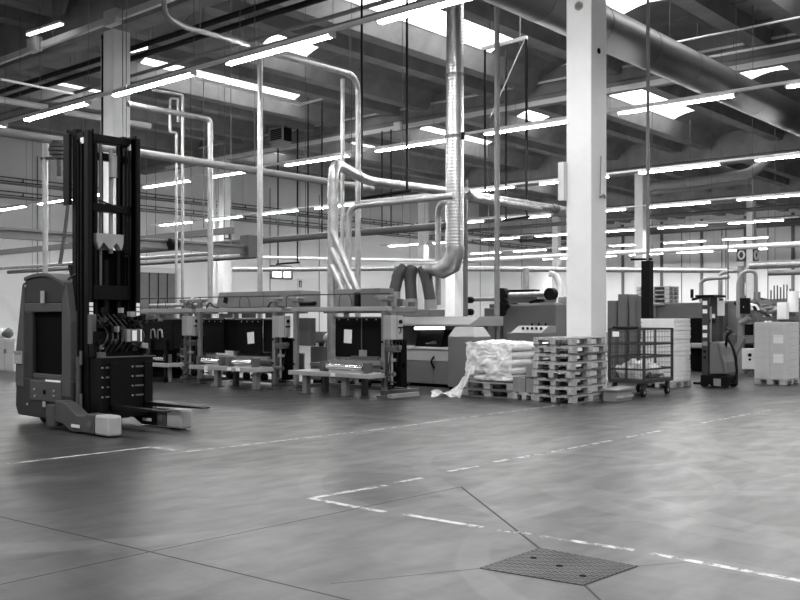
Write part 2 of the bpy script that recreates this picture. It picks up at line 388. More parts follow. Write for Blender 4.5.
# ================================================================ LIGHTS
def ord_(i): return ORD[i]
ROWS = [(13.0, 10.2, 5), (23.0, 6.2, 10), (33.0, 10.65, 9), (43.5, 15.4, 8), (54.0, 20.0, 7), (65.0, 24.8, 6), (75.5, 28.6, 5)]  # last row carries the spacing on, added to brighten the far wall
LZ = 7.0
rowname = ['nearest', 'second nearest', 'third nearest', 'fourth nearest', 'fifth nearest', 'second farthest', 'farthest']
proto = None
for ri, (X, c0, n) in enumerate(ROWS):
    y0, y1 = c0 - 2.4, c0 + 4.4*(n-1) + 2.4
    t = thing('lighting_rail', 'thin pale lighting rail carrying the %s row of battens' % rowname[ri], 'rail', (X, (y0+y1)/2, LZ+.12), 'lighting rails')
    box('rail', 'curb_white', X-.045, X+.045, y0, y1, LZ+.06, LZ+.13, t)
    k = 0; yy = y0 + .8
    while yy < y1:
        MB().tube([(X, yy, LZ+.12), (X, yy, 11.8 if min(abs(X-g) for g in GX) > .5 else 10.4)], .006, 5).build('suspension_wire', 'machine_mid', t); yy += 4.4; k += 1
    for i in range(n):
        Y = c0 + 4.4*i
        lab = 'white fluorescent batten light, %s from the right end of the %s row' % (ord_(i), rowname[ri])
        if proto is None:
            proto = thing('ceiling_light', lab, 'light', (X, Y, LZ), 'fluorescent battens')
            h = MB(); h.prism([(-.085,0),(.085,0),(.045,.06),(-.045,.06)], lambda a,b,t: (X+a, t, LZ+b), Y-1.56, Y+1.56); h.build('housing', 'rail_white', proto)
            MB().box(X-.06, X+.06, Y-1.52, Y+1.52, LZ-.045, LZ-.001).build('diffuser', 'lamp', proto, .01)
            e = MB(); e.box(X-.085, X+.085, Y-1.60, Y-1.56, LZ-.05, LZ+.06); e.build('end_cap', 'rail_white', proto)
            e = MB(); e.box(X-.085, X+.085, Y+1.56, Y+1.60, LZ-.05, LZ+.06); e.build('end_cap', 'rail_white', proto)
        else:
            c = dup(proto, (X, Y, LZ)); c['label'] = lab
# fill lamps added behind and beside the viewpoint and along the far wall
for X, ys in [(3.0, (-12, -6, 0, 6, 12, 18, 24)), (-7.0, (-12, -4, 4, 12, 20)), (13.0, (-14, -8, -2, 3)), (23.0, (-12, -6, 0, 5)), (33.0, (-6, 0, 5)), (43.5, (2, 8)), (54, (8, 16)), (75.5, (14, 20)), (84.5, (14,19,24,29,34,39,44,49)), (13, (33, 37.5, 42, 46.5)), (3, (30, 36, 42, 48)), (-7, (30,40,48))]:
    for Y in ys:
        l = bpy.data.lights.new('fill_lamp', 'AREA'); l.shape = 'RECTANGLE'; l.size = .2; l.size_y = 3.2; l.energy = 46*3.1416*.64*(1.5 if X > 80 else 1)
        o = bpy.data.objects.new('fill_lamp', l); COL.objects.link(o); o.location = (X, Y, LZ)
w = bpy.data.worlds.new('World'); SC.world = w; w.use_nodes = True
w.node_tree.nodes['Background'].inputs[0].default_value = (.5,.5,.5,1); w.node_tree.nodes['Background'].inputs[1].default_value = .3
cam = bpy.data.cameras.new('camera'); co = bpy.data.objects.new('camera', cam); COL.objects.link(co); SC.camera = co
cam.sensor_width = 36; cam.lens = FPX/800*36; cam.shift_y = 18/800; cam.clip_end = 300
co.location = (0, 0, CAMH); co.rotation_euler = (math.pi/2, 0, math.atan2(FW[1], FW[0]) - math.pi/2)
SC.view_settings.view_transform = 'Standard'; SC.view_settings.look = 'None'; SC.view_settings.gamma = 1; SC.view_settings.use_curve_mapping = False
SC.view_settings.exposure = 1.0
SC.cycles.use_denoising = True
SC.cycles.max_bounces = 6; SC.cycles.diffuse_bounces = 4
# ================================================================ OVERHEAD SERVICES
def pipe(name, label, cat, material, pts, r, n=12, group=None, rad=0, collars=0, hang=None):
    P = fillet(pts, rad) if rad else [Vector(p) for p in pts]
    o = MB().tube(P, r, n).build(name, material)
    tag(o, label, cat, group)
    if collars:
        L = [0]
        for i in range(len(P)-1): L.append(L[-1] + (P[i+1]-P[i]).length)
        for k in range(collars):
            s = L[-1]*(k+.5)/collars
            for i in range(len(P)-1):
                if L[i] <= s <= L[i+1]:
                    d = (P[i+1]-P[i]).normalized(); c = P[i] + d*(s-L[i])
                    MB().tube([c-d*.03, c+d*.03], r*1.12, n).build('collar', material, o); break
    for (p, z1) in (hang or []):
        p = Vector(p); MB().tube([p, (p.x, p.y, z1)], .009, 6).build('hanger_rod', 'machine_mid', o)
    return o
def ypipe(name, label, material, X, z, Ya, Yb, r, nh=4, ztop=11.35, cat='pipe', n=12, collars=0):
    hang = [((X, Ya + (Yb-Ya)*(i+.5)/nh, z+r*.8), ztop) for i in range(nh)] if nh else None
    return pipe(name, label, cat, material, [(X, Ya, z), (X, Yb, z)], r, n, hang=hang, collars=collars)

# big round grey air duct, top right
o = pipe('air_duct', 'huge round grey air duct slanting across the upper right ceiling', 'duct', 'grey_duct', [(15.5, 11.2, 8.46), (56, 11.2, 8.46)], .50, 28)
for x in (17.5, 20, 22.5, 25, 27.5, 30, 33, 36, 40, 45, 50):
    MB().tube([(x-.02, 11.2, 8.46), (x+.02, 11.2, 8.46)], .508, 28).build('seam_ring', 'grey_duct', o)
for x in (18, 24, 30, 38): MB().tube([(x, 11.2, 8.9), (x, 11.2, 12.7)], .009, 6).build('hanger_rod', 'machine_mid', o)

# spiral extraction duct with elbow, manifold and three hoses
sx, sy = 17.0, 13.1
root = thing('extraction_duct', 'shiny spiral metal extraction duct coming straight down from the roof', 'duct', (sx, sy, 2.7))
MB().tube([(sx, sy, 11.28), (sx, sy, 3.1)], .20, 28).build('vertical_duct', 'spiral', root)
for z in (9.4, 7.0, 5.6): MB().tube([(sx, sy, z-.03), (sx, sy, z+.03)], .212, 28).build('clamp_ring', 'steel_paint', root)
for s in (-1, 1): box('clamp_lug', 'black_metal', sx-.03, sx+.03, sy+s*.22-.04, sy+s*.22+.04, 5.52, 5.68, root)
MB().tube([(sx, sy, 3.12), (sx, sy, 2.95), (sx, sy+.10, 2.72), (sx-.02, sy+.36, 2.60), (sx-.02, sy+.62, 2.62)], .2, 24, rr=[.215,.215,.23,.21,.15]).build('elbow', 'duct_metal', root)
MB().tube([(sx-.02, sy+.55, 2.62), (sx-.02, sy+1.75, 2.74)], .13, 20, rr=[.15,.09]).build('manifold', 'duct_metal', root)
dd = 22.0
for i, (a, b, c, e) in enumerate([((404,268),(398.5,274),(394,293),(394,318)), ((412,268),(410,276),(411.5,300),(411.5,318)), ((423,268),(426,276),(430.5,301),(431,318))]):
    P = fillet([W(*a, dd), W(*b, dd-.1), W(*c, dd-.2)], .5, 6)
    h = MB().tube(P, .135, 14).build('flexible_hose', 'hose_grey', root)
    rb = MB()
    for k in range(1, len(P)-1): 
        d = (P[k+1]-P[k-1]).normalized(); rb.tube([P[k]-d*.012, P[k]+d*.012], .143, 14)
    rb.build('hose_rib', 'hose_grey', h)
    MB().tube([W(*c, dd-.2)+Vector((0,0,.03)), W(*e, dd-.2)], .15, 14).build('hose_sleeve', 'machine_light', root)

# silver exhaust pipe: up from the machines, then away along the hall
pts = [W(332.5, 318+CAMH*FPX/20.5, 20.5), W(333, 162, 20.5), W(369, 181.5, 22.8), W(440, 190.5, 24.6), W(548, 207.5, 28.3), W(575, 212, 29.4)]
o = pipe('exhaust_pipe', 'silver exhaust pipe bending over above the right machine and running rearwards', 'pipe', 'duct_metal', pts, .115, 16, rad=.42, collars=9)
MB().tube([W(551,208,28.4), W(556,209,28.6)], .15, 16).build('flange', 'dark_pipe', o)
e = W(580, 212, 29.6); MB().box(e.x-.25, e.x+.5, e.y-.3, e.y+.3, e.z-.25, e.z+.25).build('end_box', 'machine_light', o)
# three slanting shiny branch tubes
for i, (a, b) in enumerate([((332.5,232),(358.5,292)), ((331.5,249),(352,292)), ((331.5,266),(344,292))]):
    o = tag(MB().tube([W(*a, 20.3), W(*b, 19.9)], .062, 12).build('branch_tube', 'duct_metal'), '%s of three shiny tubes slanting down to the right machine' % ('topmost', 'middle', 'lowest')[i].capitalize().lower(), 'tube', 'slanting branch tubes')
pipe('water_pipe', 'pale pipe rising behind the silver exhaust pipe and bending to the right', 'pipe', 'galvanised', [W(348.5,300,22), W(348.5,206.5,22), (15.8, 13.4, 4.08), (15.8, 12.2, 4.08)], .075, 12, rad=.35)
pipe('drop_pipe', 'thin silver pipe dropping from the roof left of the exhaust bend', 'pipe', 'galvanised', [W(342.5,318+CAMH*FPX/22.4,22.4), W(342.5,79,22.4)], .05, 10, collars=3)
pipe('drop_pipe', 'silver pipe coming over from the left then dropping behind the exhaust bend', 'pipe', 'galvanised', [W(358,318+CAMH*FPX/23.4,23.4), W(358,76,23.4), W(291,58,20.9), W(262,51,20.2)], .072, 12, rad=.5, collars=5)
pipe('drop_pipe', 'tall straight silver pipe standing behind the left half of the middle machine', 'pipe', 'galvanised', [onX(260, 15.1), onX(260, 15.1, 58)], .066, 12, collars=4)
pipe('drop_pipe', 'silver pipe with a long overhead arm dropping left of the middle machine', 'pipe', 'galvanised', [W(210.3,318+CAMH*FPX/24.6,24.6), W(210.3,119.5,24.6), W(128,104,22.8)], .07, 12, rad=.15, collars=4)
o = pipe('drop_pipe', 'thin pale pipe dropping left of the overhead arm pipe', 'pipe', 'galvanised', [W(182.5,318+CAMH*FPX/25,25), W(182.5,95,25), W(153,90,24)], .042, 10, rad=.08)
o = pipe('drop_pipe', 'shorter thin pale pipe with a square loop at its top', 'pipe', 'galvanised', [W(176.3,318+CAMH*FPX/25.2,25.2), W(176.3,133,25.2), W(170,132,25), W(170,98,25), W(178,99,25.2), W(178,122,25.2)], .036, 8, rad=.06)
pipe('support_pole', 'tall steel pole from floor to roof between the sacks and the spiral duct', 'pole', 'steel_paint', [onX(497, 17.2), onX(497, 17.2)+Vector((0,0,11.28))], .06, 12, collars=3)
o = pipe('support_pole', 'dark slim steel pole standing behind the wire cage trolley', 'pole', 'steel_paint', [onX(648, 19.9), onX(648, 19.9)+Vector((0,0,11.28))], .04, 10, collars=2)
p = onX(647.3, 19.9); MB().box(p.x-.1, p.x+.1, p.y-.1, p.y+.1, 0, hz(261, p.x, p.y)).build('lower_sleeve', 'black_metal', o)
MB().tube([onX(631, 19.9, 259.5), onX(652, 19.9, 259)], .03, 6).build('cross_arm', 'black_metal', o)
pipe('branch_pipe', 'short silver pipe curving into the left side of the spiral duct', 'pipe', 'duct_metal', [W(438,305,22.6), W(438,203,22.6), onX(450, 17.25, 202)], .07, 12, rad=.45)
pipe('branch_pipe', 'silver pipe leaving the spiral duct to the right behind the pole', 'pipe', 'duct_metal', [W(466,190,23.5), W(473,198,24), W(510,204,25.4), W(540,209.5,26.6)], .085, 12, rad=.2)
# flue posts right of the spiral duct
pipe('support_pole', 'dark flue pole close behind the right side of the spiral duct', 'pole', 'machine_grey', [W(465.5,390,27), W(465.5,180,27)], .07, 10)

# long horizontal pipes
ypipe('heating_pipe', 'shiny horizontal pipe crossing behind the big white column', 'rail_white', 34.55, 4.12, 7.0, 26.7, .10, 5, 10.4, collars=4)
pipe('heating_pipe', 'long level pale pipe low across the whole background', 'pipe', 'galvanised', [W(233,269.5,53), W(400,268.3,51), W(560,269.5,50), W(742,270.5,48)], .135, 12, collars=6, hang=[(W(300,268,52.2),10.2),(W(480,268,50.6),11.7),(W(690,269,48.7),11.7)])
pipe('heating_pipe', 'pale pipe just above the long level pipe, left half', 'pipe', 'rail_white', [W(262,257.5,50), W(445,261,49)], .09, 10, hang=[(W(335,258,49.6),11.4),(W(410,260,49.2),11.7)])
ypipe('heating_pipe', 'dark horizontal pipe running behind the machines towards the left wall', 'dark_pipe', 20.0, 3.98, 15.3, 31.0, .10, 4, 11.35, collars=5)
ypipe('heating_pipe', 'dark grey pipe low at the left passing behind the truck mast', 'dark_pipe', 25.0, 4.0, 29.2, 50.0, .10, 4, 11.35, collars=4)
ypipe('heating_pipe', 'pale pipe low at the left under the crane beam', 'galvanised', 22.0, 3.9, 27.0, 48.0, .07, 4, 11.35)
pipe('ventilation_duct', 'fat pale duct end over the machines at the right edge', 'duct', 'galvanised', [W(750,265.5,35), W(840,262,33)], .15, 14, hang=[(W(775,264,34.4),11.7)])
pipe('ventilation_duct', 'pale duct from the right edge under the shiny pipe', 'duct', 'machine_grey', [W(768,273,34), W(840,271,33)], .10, 12)
ypipe('sprinkler_pipe', 'pale pipe with brackets along the middle roof girder', 'rail_white', 34.6, 11.6, 7.0, 49.0, .055, 12, 12.0)
def ybox(name, label, cat, material, X, z, Ya, Yb, w, h):
    return tag(box(name, material, X-w/2, X+w/2, Ya, Yb, z-h/2, z+h/2), label, cat)
o = ybox('cable_trunking', 'pale flat cable trunking under the middle roof girder', 'cable trunking', 'rail_white', 34.5, 10.72, 7.0, 49.0, .10, .20)
p = onX(399, 34.4, 126.5); box('junction_box', 'rail_white', p.x-.15, p.x+.02, p.y-.22, p.y+.22, p.z-.2, p.z+.2, o)
p = onX(538, 34.4, 108)
ypipe('sprinkler_pipe', 'pale pipe hung below the far roof girder at right', 'machine_light', 53.0, 10.45, 12.0, 50.0, .13, 8, 10.9)
pipe('insulated_duct', 'white insulated duct curving upwards near the right edge', 'duct', 'machine_light', [W(640,187.5,63), W(700,181,60), W(752,173,57.5), W(768,158,57.5)], .30, 14, rad=2.0, collars=4, hang=[(W(700,180,60),11.7)])
pipe('insulated_duct', 'lower dull duct beside the white insulated duct', 'duct', 'machine_grey', [W(640,193,64), W(700,187,61.5), W(750,180,59)], .22, 12, hang=[(W(700,186,61.5),11.7)])
for i, (X, z, m, r, lab) in enumerate([(61, 9.4, 'dark_pipe', .12, 'dark pipe high across the far right background, first behind the lamps'), (67, 9.2, 'dark_pipe', .15, 'dark pipe high across the far right background, second behind the lamps'),
        (74.5, 9.3, 'machine_light', .10, 'pale pipe high across the far right background'), (79, 9.4, 'dark_pipe', .25, 'thick dark pipe nearest to the far white wall'), (76.5, 8.9, 'machine_mid', .15, 'grey pipe high in front of the far white wall')]):
    ypipe('service_pipe', lab, m, X, z, 20, 51, r, 5, 11.35)
ypipe('conduit', 'thin pale pipe across the ceiling at the upper right corner', 'rail_white', 30.5, 10.9, 8.5, 14.2, .035, 3, 11.4, cat='conduit')
ypipe('conduit', 'second pale pipe across the ceiling at the upper right, beside the girder', 'rail_white', 33.2, 10.95, 8.5, 14.0, .05, 3, 11.4, cat='conduit')
# crane beams at left
o = tag(MB().add([], []).bar((9.0, 21.8, 3.62), (18.3, 21.8, 3.62), .16, .06).bar((9.0, 21.8, 3.42), (18.3, 21.8, 3.42), .16, .06).bar((9.0, 21.8, 3.52), (18.3, 21.8, 3.52), .05, .2).build('crane_rail', 'steel_paint'), 'pale steel crane beam pointing from the truck mast to the middle machine', 'beam')
box('end_bracket', 'machine_mid', 18.1, 18.5, 21.6, 22.0, 3.3, 3.95, o)
p = W(176, 238, 25.8); MB().tube([(p.x-.12, 21.66, 3.52), (p.x+.12, 21.66, 3.52)], .16, 14).build('trolley_wheel', 'black_metal', o)
for x in (10.5, 14.0, 17.6): MB().tube([(x, 21.8, 3.65), (x, 21.8, 11.35)], .014, 6).build('hanger_rod', 'steel_paint', o)
o = tag(MB().bar((18.3, 22.6, 4.15), (18.3, 46, 4.15), .16, .2).build('crane_rail', 'machine_grey'), 'grey steel crane beam running towards the left wall', 'beam')
for y in (24, 31, 38, 45): MB().tube([(18.3, y, 4.3), (18.3, y, 11.35)], .014, 6).build('hanger_rod', 'steel_paint', o)
# vertical vent pole with filter unit behind the truck
p = W(45.3, 140, 20)
o = tag(MB().tube([(p.x, p.y, 0), (p.x, p.y, 5.18)], .055, 12).build('vent_pole', 'galvanised'), 'pale vertical pole behind the left of the truck', 'pole')
MB().tube([(p.x, p.y, 4.9), (p.x, p.y, 5.19)], .068, 12).build('pole_cap', 'rail_white', o)
MB().tube([W(41,158.5,20), W(58,158,19.9)], .035, 8).build('arm', 'machine_mid', o)
q = W(59, 150, 19.8); u = MB()
for k, (z, r) in enumerate([(.16,.14), (.08,.19), (0,.21), (-.08,.19), (-.15,.13)]): u.tube([(q.x,q.y,q.z+z-.03), (q.x,q.y,q.z+z+.03)], r, 16)
u.tube([(q.x,q.y,q.z-.15), (q.x,q.y,q.z-.55)], .05, 10); u.build('filter_unit', 'machine_mid', o)
MB().tube(fillet([W(65,165,19.8), W(70,180,19.6), W(66,225,19.6), W(60,264,19.6)], 1.2, 6), .04, 8).build('hose', 'machine_mid', o)
pipe('ventilation_duct', 'pale round duct crossing behind the top of the truck mast', 'duct', 'machine_light', [(7.5, 18.85, 5.31), (20.5, 18.85, 5.31)], .095, 14, hang=[((x,18.85,5.4),11.35) for x in (8.6, 12.2, 16, 19.6)], collars=5)
o = pipe('conduit', 'thin bright conduit zigzagging below the long rooflight', 'conduit', 'rail_white', [W(194,78,24), W(300,104.5,28), W(322,99,27.4)], .028, 8, hang=[(W(240,89,25.6),11.35)])
pipe('conduit', 'grey pipe bending along the ceiling above the long rooflight', 'conduit', 'machine_light', [W(164,-20,17), W(164,16,17), W(184,27,17.6), W(222,37,18.9), W(254,46,19.8)], .05, 10, rad=.25, hang=[(W(200,32,18.1),12.0)])
pipe('conduit', 'thin pale conduit over the top of the truck mast', 'conduit', 'rail_white', [W(0,79,21), W(74,94,23)], .03, 8, hang=[(W(40,87,22),11.35)])
pipe('service_pipe', 'pale pipe high at the left edge above the truck', 'pipe', 'rail_white', [W(-20,96,30), W(47,107.5,31.5)], .10, 10, hang=[(W(20,103,30.9),11.35)])
pipe('service_pipe', 'pale pipe high at the left running behind the white column', 'pipe', 'rail_white', [W(66,112,32), W(150,126,35)], .10, 10, hang=[(W(85,115,32.7),11.35)])
# busbar and black cable pipes along the near girder
o = ybox('busbar', 'pale busbar trunking under the roof at upper left', 'busbar', 'rail_white', 15.45, 10.28, 14, 34, .12, .20)
for px, y in ((36, 44), (114, 17)):
    p = onX(px, 15.4, y); box('tap_off_box', 'rail_white', p.x-.16, p.x+.06, p.y-.3, p.y+.3, p.z-.26, p.z+.18, o)
for y in (16, 20, 24, 28, 32): MB().tube([(15.45, y, 10.35), (15.45, y, 11.8)], .015, 6).build('hanger_rod', 'steel_paint', o)
t = thing('ceiling_light', 'short lit batten above the busbar at upper left', 'light', (15.0, 27.6, 10.7), 'fluorescent battens')
a, b = onX(28, 15.0, 35), onX(62, 15.0, 24)
MB().bar(a+Vector((0,0,.07)), b+Vector((0,0,.07)), .16, .08).build('housing', 'rail_white', t); MB().bar(a, b, .12, .06).build('diffuser', 'work_lamp', t)
for q in (a, b): MB().tube([q+Vector((0,0,.07)), (q.x, q.y, 11.8)], .01, 5).build('suspension_wire', 'steel_paint', t)
t = thing('ceiling_light', 'short lit batten high beside the left white column', 'light', (17.9, 25.6, 10), 'fluorescent battens')
a, b = onX(131, 17.9, 51), onX(146, 17.9, 47)
MB().bar(a+Vector((0,0,.07)), b+Vector((0,0,.07)), .16, .08).build('housing', 'rail_white', t); MB().bar(a, b, .14, .1).build('diffuser', 'work_lamp', t)
for q in (a, b): MB().tube([q+Vector((0,0,.07)), (q.x, q.y, 11.8)], .01, 5).build('suspension_wire', 'steel_paint', t)
for X, z, w in ((16.95, 9.98, 'upper'), (17.1, 9.74, 'lower')):
    ypipe('cable_conduit', '%s black cable conduit along the nearest roof girder' % w, 'black_metal', X, z, 13.6, 50, .085, 8, 10.6)
ypipe('service_pipe', 'grey pipe just below the black conduits at upper left', 'machine_grey', 17.9, 9.55, 12, 50, .06, 6, 11.35)
ypipe('service_pipe', 'second grey pipe below the black conduits at upper left', 'machine_grey', 18.4, 9.5, 12, 50, .05, 6, 11.35)
# trapeze hangers of black rods
def trapeze(label, a, b, ztop, r=.03, dark='black_metal', top=None):
    a, b = Vector(a), Vector(b)
    t = thing('pipe_hanger', label, 'hanger', (a+b)/2, 'black rod hangers')
    MB().tube([a+(a-b).normalized()*.12, b+(b-a).normalized()*.12], r*1.3, 8).build('cross_bar', dark, t)
    for p in (a, b): MB().tube([p, (p.x, p.y, ztop)], r, 8).build('rod', dark, t)
    return t
trapeze('black rod hanger holding up the silver exhaust pipe', onX(361.8, 17.3, 198), onX(407, 17.3, 191), 11.4)
trapeze('narrow black rod hanger behind the exhaust pipe hanger', onX(382, 34.2, 230.5), onX(391, 34.2, 229), 10.6, .035)
trapeze('black rod hanger above the small wall window', onX(278, 33.5, 264), onX(297.5, 33.5, 262.5), 11.75, .04)
trapeze('black rod hanger left of the exhaust pipe bend', onX(308, 30, 238.5), onX(322, 30, 237), 11.75, .035)
t = trapeze('black rod hanger just right of the steel floor-to-roof pole', onX(506, 30, 220), onX(527, 30, 217), 11.75, .035)
t = thing('pipe_hanger', 'tall black frame hanger with a white top bar and diagonal stay', 'hanger', onX(505, 24.8, 44), 'black rod hangers')
a, b = onX(482, 24.8, 49), onX(527, 24.8, 37.5)
MB().bar(a, b, .10, .10).build('top_bar', 'rail_white', t)
for px, y0, y1 in ((485, 48.5, 194), (526.2, 38, 212)):
    MB().tube([onX(px, 24.8, y0), onX(px, 24.8, y1)], .035, 8).build('rod', 'black_metal', t)
MB().tube([onX(525, 24.8, 39), onX(490, 24.8, 118)], .018, 6).build('stay', 'rail_white', t)
for px in (490, 520): 
    p = onX(px, 24.8, 45); MB().tube([p, (p.x, p.y, 12.5)], .02, 6).build('rod', 'steel_paint', t)
MB().tube([onX(484, 24.8, 193.5), onX(496, 24.8, 192)], .04, 8).build('cross_bar', 'black_metal', t)
# unit heater under the middle girder
hx, hy = 32.6, 32.6*yx(281)
t = thing('unit_heater', 'dark unit heater in a pale frame hanging under the middle girder', 'heater', (hx, hy, 10.0))
zt, zb = hz(129, hx, hy), hz(142, hx, hy)
box('casing', 'black_metal', hx-.3, hx+.3, hy-.48, hy+.48, zb, zt, t)
f = MB()
for s in (-1, 1): f.bar((hx-.34, hy+s*.5, zb), (hx-.34, hy+s*.5, zt), .08)
f.bar((hx-.34, hy-.5, zb), (hx-.34, hy+.5, zb), .08); f.bar((hx-.34, hy-.5, zt), (hx-.34, hy+.5, zt), .08); f.build('frame', 'machine_light', t)
l = MB()
for k in range(6): l.bar((hx-.33, hy-.46, zb+.06+k*(zt-zb-.1)/6), (hx-.33, hy+.46, zb+.06+k*(zt-zb-.1)/6), .05, .02)
l.build('louvre', 'dark_pipe', t)
MB().prism([(-.5,0),(.5,0),(.25,-.28),(-.25,-.28)], lambda a,b,u: (hx+u, hy+a, zb-.02+b), -.3, .3).build('outlet_hood', 'machine_light', t)
for s in (-1, 1): MB().tube([(hx, hy+s*.4, zt), (hx, hy+s*.4, 11.4)], .02, 6).build('rod', 'black_metal', t)
# cable ladders on the left wall
for nm, y140, lab in (('a', 196, 'upper cable ladder fixed along the left white wall'), ('b', 208.5, 'lower cable ladder fixed along the left white wall')):
    z = hz(y140, onY(140, 52.2).x, 52.2)
    t = thing('cable_ladder', lab, 'cable ladder', (50, 52.25, z), 'cable ladders')
    for s in (0, .22): MB().bar((14, 52.25, z+s), (88.5, 52.25, z+s), .05, .06).build('side_rail', 'machine_mid', t)
    f = MB(); x = 15
    while x < 88: f.bar((x, 52.25, z), (x, 52.25, z+.22), .05); f.bar((x, 52.2, z+.05), (x, 52.5, z+.05), .05); x += 1.5
    f.build('rungs', 'machine_mid', t)
    MB().tube([(14, 52.3, z-.12), (88.5, 52.3, z-.12)], .06, 8).build('cable_bundle', 'machine_light', t)
# small safety signs
def sign(label, c, ux, w, h, style):
    c = Vector(c); ux = Vector(ux); n = Vector((ux.y, -ux.x, 0))
    if n.dot(-c) < 0: n = -n
    up = Vector((0,0,1))
    def quad(cx, cz, w_, h_, off): 
        o = c + ux*cx + up*cz + n*off
        return MB().bar(o - ux*w_/2, o + ux*w_/2, .012, h_)
    b = quad(0, 0, w, h, .02).build('safety_sign', 'sign_black'); tag(b, label, 'sign', 'wall signs')
    if style == 'ring':
        P = [c + n*.035 + ux*math.cos(t)*w*.3 + up*math.sin(t)*h*.3 for t in [2*math.pi*k/16 for k in range(17)]]
        MB().tube(P, w*.09, 6).build('ring_symbol', 'sign_white', b)
    elif style == 'frame':
        for cx, cz, a, d in ((0, .42*h, w, h*.16), (0, -.42*h, w, h*.16), (-.4*w, 0, w*.2, h), (.4*w, 0, w*.2, h)): quad(cx, cz, a, d, .035).build('border', 'sign_white', b)
        quad(0, -.05*h, w*.12, h*.5, .04).build('symbol', 'sign_white', b)
    else:
        quad(-.16*w, .05*h, w*.45, h*.8, .035).build('symbol', 'sign_white', b)
    return b
sign('left round hydrant sign on the far right column', onX(741.5, 71.68, 255), (0,1,0), .75, 1.0, 'ring')
c = onX(752, 71.68, 255); sign('right round hydrant sign beside the far right column', onY(755.5, 26.70, 255), (1,0,0), 1.2, 1.0, 'ring')
sign('low small sign on the far right column above the machines', onX(741.5, 71.68, 289), (0,1,0), .7, 1.0, 'frame')
sign('extinguisher sign high on the column above the middle machine', onY(227.5, 43.9, 234.5), (1,0,0), .55, .6, 'bar')
sign('white framed sign on the left wall under the small window', onY(300, 52.5, 284), (1,0,0), .5, .75, 'frame')
